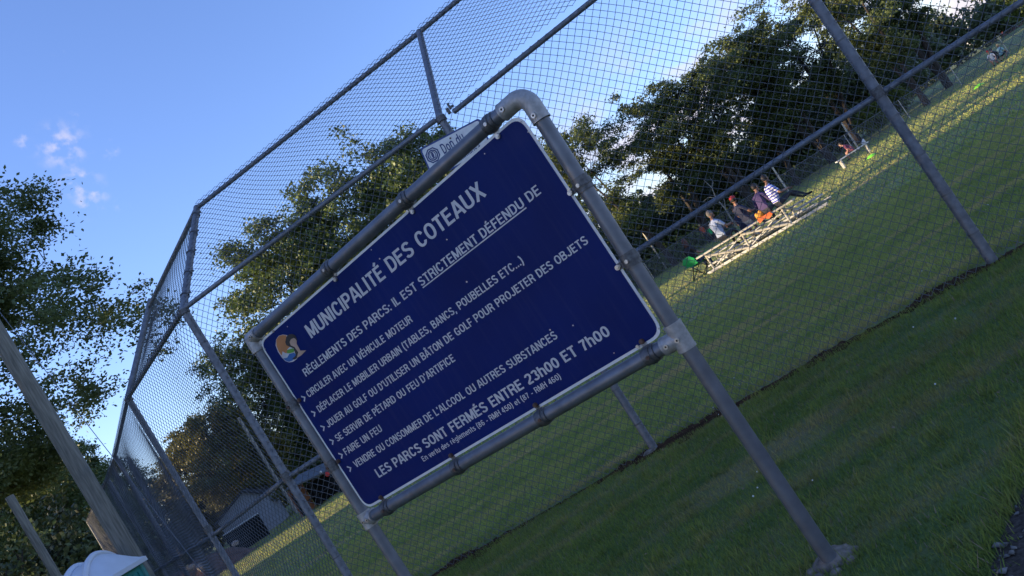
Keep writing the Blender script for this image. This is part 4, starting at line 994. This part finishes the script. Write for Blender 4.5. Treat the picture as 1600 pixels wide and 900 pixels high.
def person(loc, rz, pose, label, top, leg, skin=SKIN, hair=HAIRD, shin=None, fore=None, shoe=None, size=1.0, lean=0, hat=None, long_hair=False, turn=0, reach=0, legs=0, group=None, bulk=1.0):
    J = skeleton(pose, lean, reach=reach, legs=legs)
    me = bpy.data.meshes.new('tmp'); bm = bmesh.new(); sk = bm.verts.layers.skin.verify(); vs = {}
    for n, (p, r) in J.items():
        v = bm.verts.new(p); b_ = bulk if n in ('pelvis', 'waist', 'chest') else 1; v[sk].radius = (r*b_, r*.82*b_); vs[n] = v
    vs['pelvis'][sk].use_root = True
    for a, b, _ in BONES: bm.edges.new((vs[a], vs[b]))
    bm.to_mesh(me); bm.free()
    to = bpy.data.objects.new('tmp', me); COL.objects.link(to)
    to.modifiers.new('s', 'SKIN').use_smooth_shade = True; sb = to.modifiers.new('d', 'SUBSURF'); sb.levels = sb.render_levels = 1
    dg_ = bpy.context.evaluated_depsgraph_get(); ev = to.evaluated_get(dg_); m2 = bpy.data.meshes.new_from_object(ev)
    V = [v.co.copy() for v in m2.vertices]; Fq = [tuple(p.vertices) for p in m2.polygons]
    bpy.data.objects.remove(to); bpy.data.meshes.remove(me); bpy.data.meshes.remove(m2)
    slots = dict(top=0, sleeve=0, skin=1, fore=1 if fore is None else 0, leg=2, shin=3, shoe=4)
    mats = [top, skin, leg, shin or leg, shoe or M['dark'], mat('eye', (.02, .015, .012), .3), mat('lips', (.28, .10, .08), .5)]
    q = MB()
    for f in Fq:
        c = sum((V[i] for i in f), Vector())/len(f); best = None
        for a, b, kind in BONES:
            A, Bv = J[a][0], J[b][0]; t = max(0, min(1, (c-A).dot(Bv-A)/max(1e-6, (Bv-A).length_squared))); d_ = (c-A-(Bv-A)*t).length/(J[a][1]*(1-t)+J[b][1]*t)
            if kind == 'sleeve' and t > .72 and fore is None: kind = 'skin'
            if best is None or d_ < best[0]: best = (d_, kind)
        q.f.append(f); q.m.append(slots[best[1]])
    q.v = [tuple(v) for v in V]
    # head with face
    hc = J['head0'][0]+Vector((0, .015, .085)); Tm = Matrix.Rotation(turn, 3, 'Z') @ Matrix.Rotation(-lean*.35, 3, 'X')
    q.ball(hc, (.075, .092, .115), 14, 10, 1, Tm)
    h = lambda x, y, z: hc+Tm @ Vector((x, y, z))
    q.ball(h(0, .094, -.012), (.012, .018, .022), 8, 6, 1, Tm)
    for s in (-1, 1):
        q.ball(h(s*.03, .083, .012), (.011, .008, .008), 8, 5, 5, Tm); q.ball(h(s*.077, .0, -.005), (.012, .022, .032), 8, 6, 1, Tm)
    q.ball(h(0, .084, -.058), (.024, .010, .008), 8, 5, 6, Tm); q.ball(h(0, .065, -.088), (.04, .035, .03), 8, 6, 1, Tm)
    # fingers
    for k, s in (('l', -1), ('r', 1)):
        w, hd = J['wri'+k][0], J['han'+k][0]; d_ = (hd-w).normalized(); sd = d_.cross(Vector((0, 0, 1))).normalized() if abs(d_.z) < .9 else Vector((0, 1, 0)); dn_ = d_.cross(sd)
        if dn_.z > 0 and abs(d_.z) < .9: dn_ = -dn_
        for i, ln_ in enumerate((.062, .074, .070, .055)):
            b0 = hd+sd*(-.027+.018*i)+d_*.012; q.tube([b0, b0+d_*ln_*.55+dn_*.006, b0+d_*ln_*.85+dn_*.028, b0+d_*ln_*.88+dn_*.045], [.0095, .009, .0085, .006], 6, mi=1)
        b0 = w+d_*.03+sd*(.028*s); q.tube([b0, b0+sd*(.022*s)+d_*.03+dn_*.01, b0+sd*(.022*s)+d_*.055+dn_*.02], [.012, .010, .007], 6, mi=1)
    root = thing('person', loc, label, 'person', group, rz, size)
    q.build('body', mats, root)
    if hair:
        q = MB(); q.ball(h(0, -.012, .022), (.083, .095, .108), 14, 10, 0, Tm)
        keep = [f for f in q.f if not all((Tm.transposed() @ (Vector(q.v[i])-hc)).y > .035 and (Tm.transposed() @ (Vector(q.v[i])-hc)).z < .06 for i in f) and not all((Tm.transposed() @ (Vector(q.v[i])-hc)).z < -.05 for i in f)]
        q.f = keep; q.m = [0]*len(keep)
        if long_hair:
            q.ball(h(0, -.055, -.09), (.085, .05, .15), 12, 8, 0, Tm)
        q.build('hair', hair, root)
    if hat:
        q = MB(); q.ball(h(0, -.005, .055), (.09, .103, .075), 14, 8, 0, Tm); q.ball(h(0, .10, .045), (.07, .075, .012), 12, 6, 0, Tm); q.build('cap', hat, root)
    return root
NAVY = cloth('navy shirt', (.018, .022, .055)); JEAN = cloth('blue jeans', (.045, .065, .12)); DARKT = cloth('dark trousers', (.025, .025, .032)); PURP = cloth('purple jacket', (.055, .035, .115))
BLK = cloth('black top', (.016, .015, .018)); PALE = cloth('pale striped polo', (.26, .33, .48), (.42, .46, .56), 14); STRIP = cloth('blue white striped shirt', (.06, .075, .42), (.66, .66, .74), 4.2)
REDC = cloth('red cloth', (.42, .03, .03)); WHT = cloth('white cloth', (.62, .60, .58)); GRN = cloth('green shirt', (.02, .38, .10)); ORG = cloth('orange shirt', (.62, .10, .03)); PINK = cloth('dark pink shirt', (.20, .05, .08)); TEALC = cloth('pale teal shirt', (.30, .48, .48)); BLUEC = cloth('blue shorts', (.05, .15, .42))
fac0 = math.atan2(-bn_.x, bn_.y)          # rotation that turns +Y to the facing direction
def on_seat(s, n=0, z=.58): return BA+bp(s, n, z+.135)
person(on_seat(.74), fac0-.35, 'sit', 'man in a pale blue striped polo sitting at the left of the bleacher', PALE, DARKT, SKIN2, HAIRG, lean=.06, reach=.5, turn=-.3, size=1.02, bulk=1.12)
person(on_seat(1.62), fac0-.45, 'sit', 'man in a navy shirt and red cap sitting on the bleacher in jeans', NAVY, JEAN, SKIN2, HAIRD, lean=-.12, hat=REDC, turn=.9, size=1.0, legs=.5, bulk=1.1)
person(on_seat(1.22, .52, .42), fac0-.2, 'sit', 'dark-haired child in blue shorts sitting below the man in navy', NAVY, BLUEC, SKIN2, HAIRD, shin=SKIN2, lean=.1, turn=.5, size=.85, reach=1)
person(on_seat(2.17), fac0-.2, 'sit', 'person in a purple jacket leaning forward on the bleacher', PURP, DARKT, SKIN, HAIRD, lean=.30, fore=1, turn=-.3, bulk=1.12)
person(on_seat(2.58), fac0-.75, 'sit', 'person in a blue and white striped shirt at the right end of the bleacher', STRIP, DARKT, SKIN2, HAIRD, lean=.05, reach=.4, legs=.9, turn=.4, size=1.03, bulk=1.18)
# bag on the seat
q = MB(); q.ball((0, 0, .07), (.13, .09, .09), 12, 8); q.ball((.05, -.02, .13), (.07, .06, .07), 10, 6); q.ball((-.07, .0, .10), (.06, .06, .08), 10, 6)
o = q.build('bag', M['yellow']); o.location = BA+bp(1.98, .0, .62); tag(o, 'yellow bag on the seat between the man in navy and the purple jacket', 'bag')
q = MB(); q.prism([(-.22, -.005, 0), (.20, -.005, .01), (.24, -.005, -.06), (.10, -.005, -.13), (-.04, -.005, -.06), (-.2, -.005, -.11)], (0, 1, 0), .02); q.box((.0, .06, .01), (.42, .14, .02))
o = q.build('orange_cloth', M['orange'], smooth=False); o.location = BA+bp(2.12, -.16, .615); o.rotation_euler = (0, 0, math.atan2(be.y, be.x)); tag(o, 'orange cloth draped over the back of the bleacher seat', 'cloth')
# camp chair and the woman in it
cc_ = Vector((5.18, 25.0, 0))
ch = thing('camp_chair', cc_, 'green folding camp chair at the left end of the bleacher', 'camp chair', rz=fac0-.3)
q = MB()
gx, gy = 6, 6
for i in range(gx+1):
    for j in range(gy+1):
        x_, y_ = -.27+.54*i/gx, -.25+.5*j/gy; q.v.append((x_, y_, .40-.06*(1-(x_/.27)**2)*(1-(y_/.3)**2)))
for i in range(gx):
    for j in range(gy): q.f.append((i*(gy+1)+j, (i+1)*(gy+1)+j, (i+1)*(gy+1)+j+1, i*(gy+1)+j+1)); q.m.append(0)
q.build('seat', M['green'], ch)
q = MB(); q.prism([(-.24, -.26, .42), (.24, -.26, .42), (.26, -.33, .62), (.12, -.33, .74), (-.14, -.33, .73), (-.27, -.33, .60)], (0, -1, -.1), .02); q.build('backrest', M['green'], ch)
for s_ in (-1, 1):
    q = MB(); q.box((s_*.31, -.02, .58), (.07, .5, .02)); q.build('armrest', M['green'], ch)
    for a, b in (((s_*.3, -.3, 0), (s_*.3, .25, .58)), ((s_*.3, .28, 0), (s_*.3, -.34, .8))):
        q = MB(); q.tube([a, b], .014, 6); q.build('leg', M['dark'], ch)
for y_ in (-.28, .27):
    for s_ in (-1, 1):
        q = MB(); q.tube([(s_*.3, y_, .01), (-s_*.29, y_, .40)], .012, 6); q.build('leg', M['dark'], ch)
person(cc_+Vector((-.02, .02, .46)), fac0-.3, 'sit', 'woman in a black top sitting in the green camp chair', BLK, JEAN, SKIN2, mat('auburn hair', (.07, .022, .014), .6), lean=-.05, long_hair=True, turn=.6, size=.95)
person((10.05, 41.8, .52), -.6, 'stand', 'small child in a green shirt standing in the grass beyond the bleacher', GRN, BLK, SKIN, HAIRD, shin=SKIN, size=.56)
person((11.1, 47.6, .66), .4, 'stand', 'fair-haired child in an orange shirt standing by the far weeds', ORG, DARKT, SKIN, HAIRB, size=.72)
person((17.9, 44.5, .45), .9, 'crouch', 'far person in a pinkish orange top crouching at the foot of a tree', ORG, DARKT, SKIN, HAIRD, size=.6) if False else None
bq = thing('white_bench', (14.95, 34.2, 0), 'low white plank bench in the grass at the foot of the trees', 'bench', rz=R(2))
q = MB(); q.box((0, 0, .40), (1.55, .24, .04)); q.build('seat', M['white'], bq)
for x_ in (-.62, .62):
    q = MB(); q.box((x_, 0, .19), (.05, .22, .38)); q.build('leg', M['alu'], bq)
q = MB(); q.ball((0, 0, .07), (.10, .08, .09), 10, 7); q.ball((.05, 0, .15), (.05, .04, .05), 8, 6); o = q.build('bag', WHT); o.location = (15.58, 34.2, .42); tag(o, 'small white bag on the right end of the white bench', 'bag')
person((15.05, 34.05, .51), .9, 'sit', 'child in a dark pink top and bare legs leaning forward on the white bench', PINK, PINK, SKIN, HAIRD, shin=SKIN, lean=.75, size=.78, reach=.6)
for (dx, dy, rz_, tp, lg, hr, lb, hat_) in ((-.28, 0, 2.6, WHT, WHT, None, 'crouching child in white with a red cap, left of the far right group of three', REDC), (.12, .3, -.4, BLK, DARKT, HAIRD, 'crouching child in black in the middle of the far right group of three', None), (.52, .5, -1.2, TEALC, BLK, HAIRB, 'crouching child in pale teal at the right of the far right group of three', None)):
    person((25.6+dx, 39.4+dy, .24), rz_, 'crouch', lb, tp, lg, SKIN, hr, shin=SKIN, size=.72, hat=hat_, lean=.25)
for x_, y_, r_, lb in ((13.67, 30.1, .2, 'flat neon green field marker on the grass left of the right fence post'), (18.8, 30.8, .2, 'flat neon green field marker on the grass right of the right fence post')):
    q = MB(); n = 20
    prof = [(r_, 0), (r_, .012), (r_*.55, .07), (r_*.35, .085), (r_*.33, .07)]
    vs = [(p*math.cos(2*math.pi*j/n), p*math.sin(2*math.pi*j/n), z_) for p, z_ in prof for j in range(n)]
    q.add(vs, [(i*n+j, i*n+(j+1) % n, (i+1)*n+(j+1) % n, (i+1)*n+j) for i in range(len(prof)-1) for j in range(n)])
    o = q.build('field_marker', M['neon']); o.location = (x_, y_, .003); tag(o, lb, 'marker')
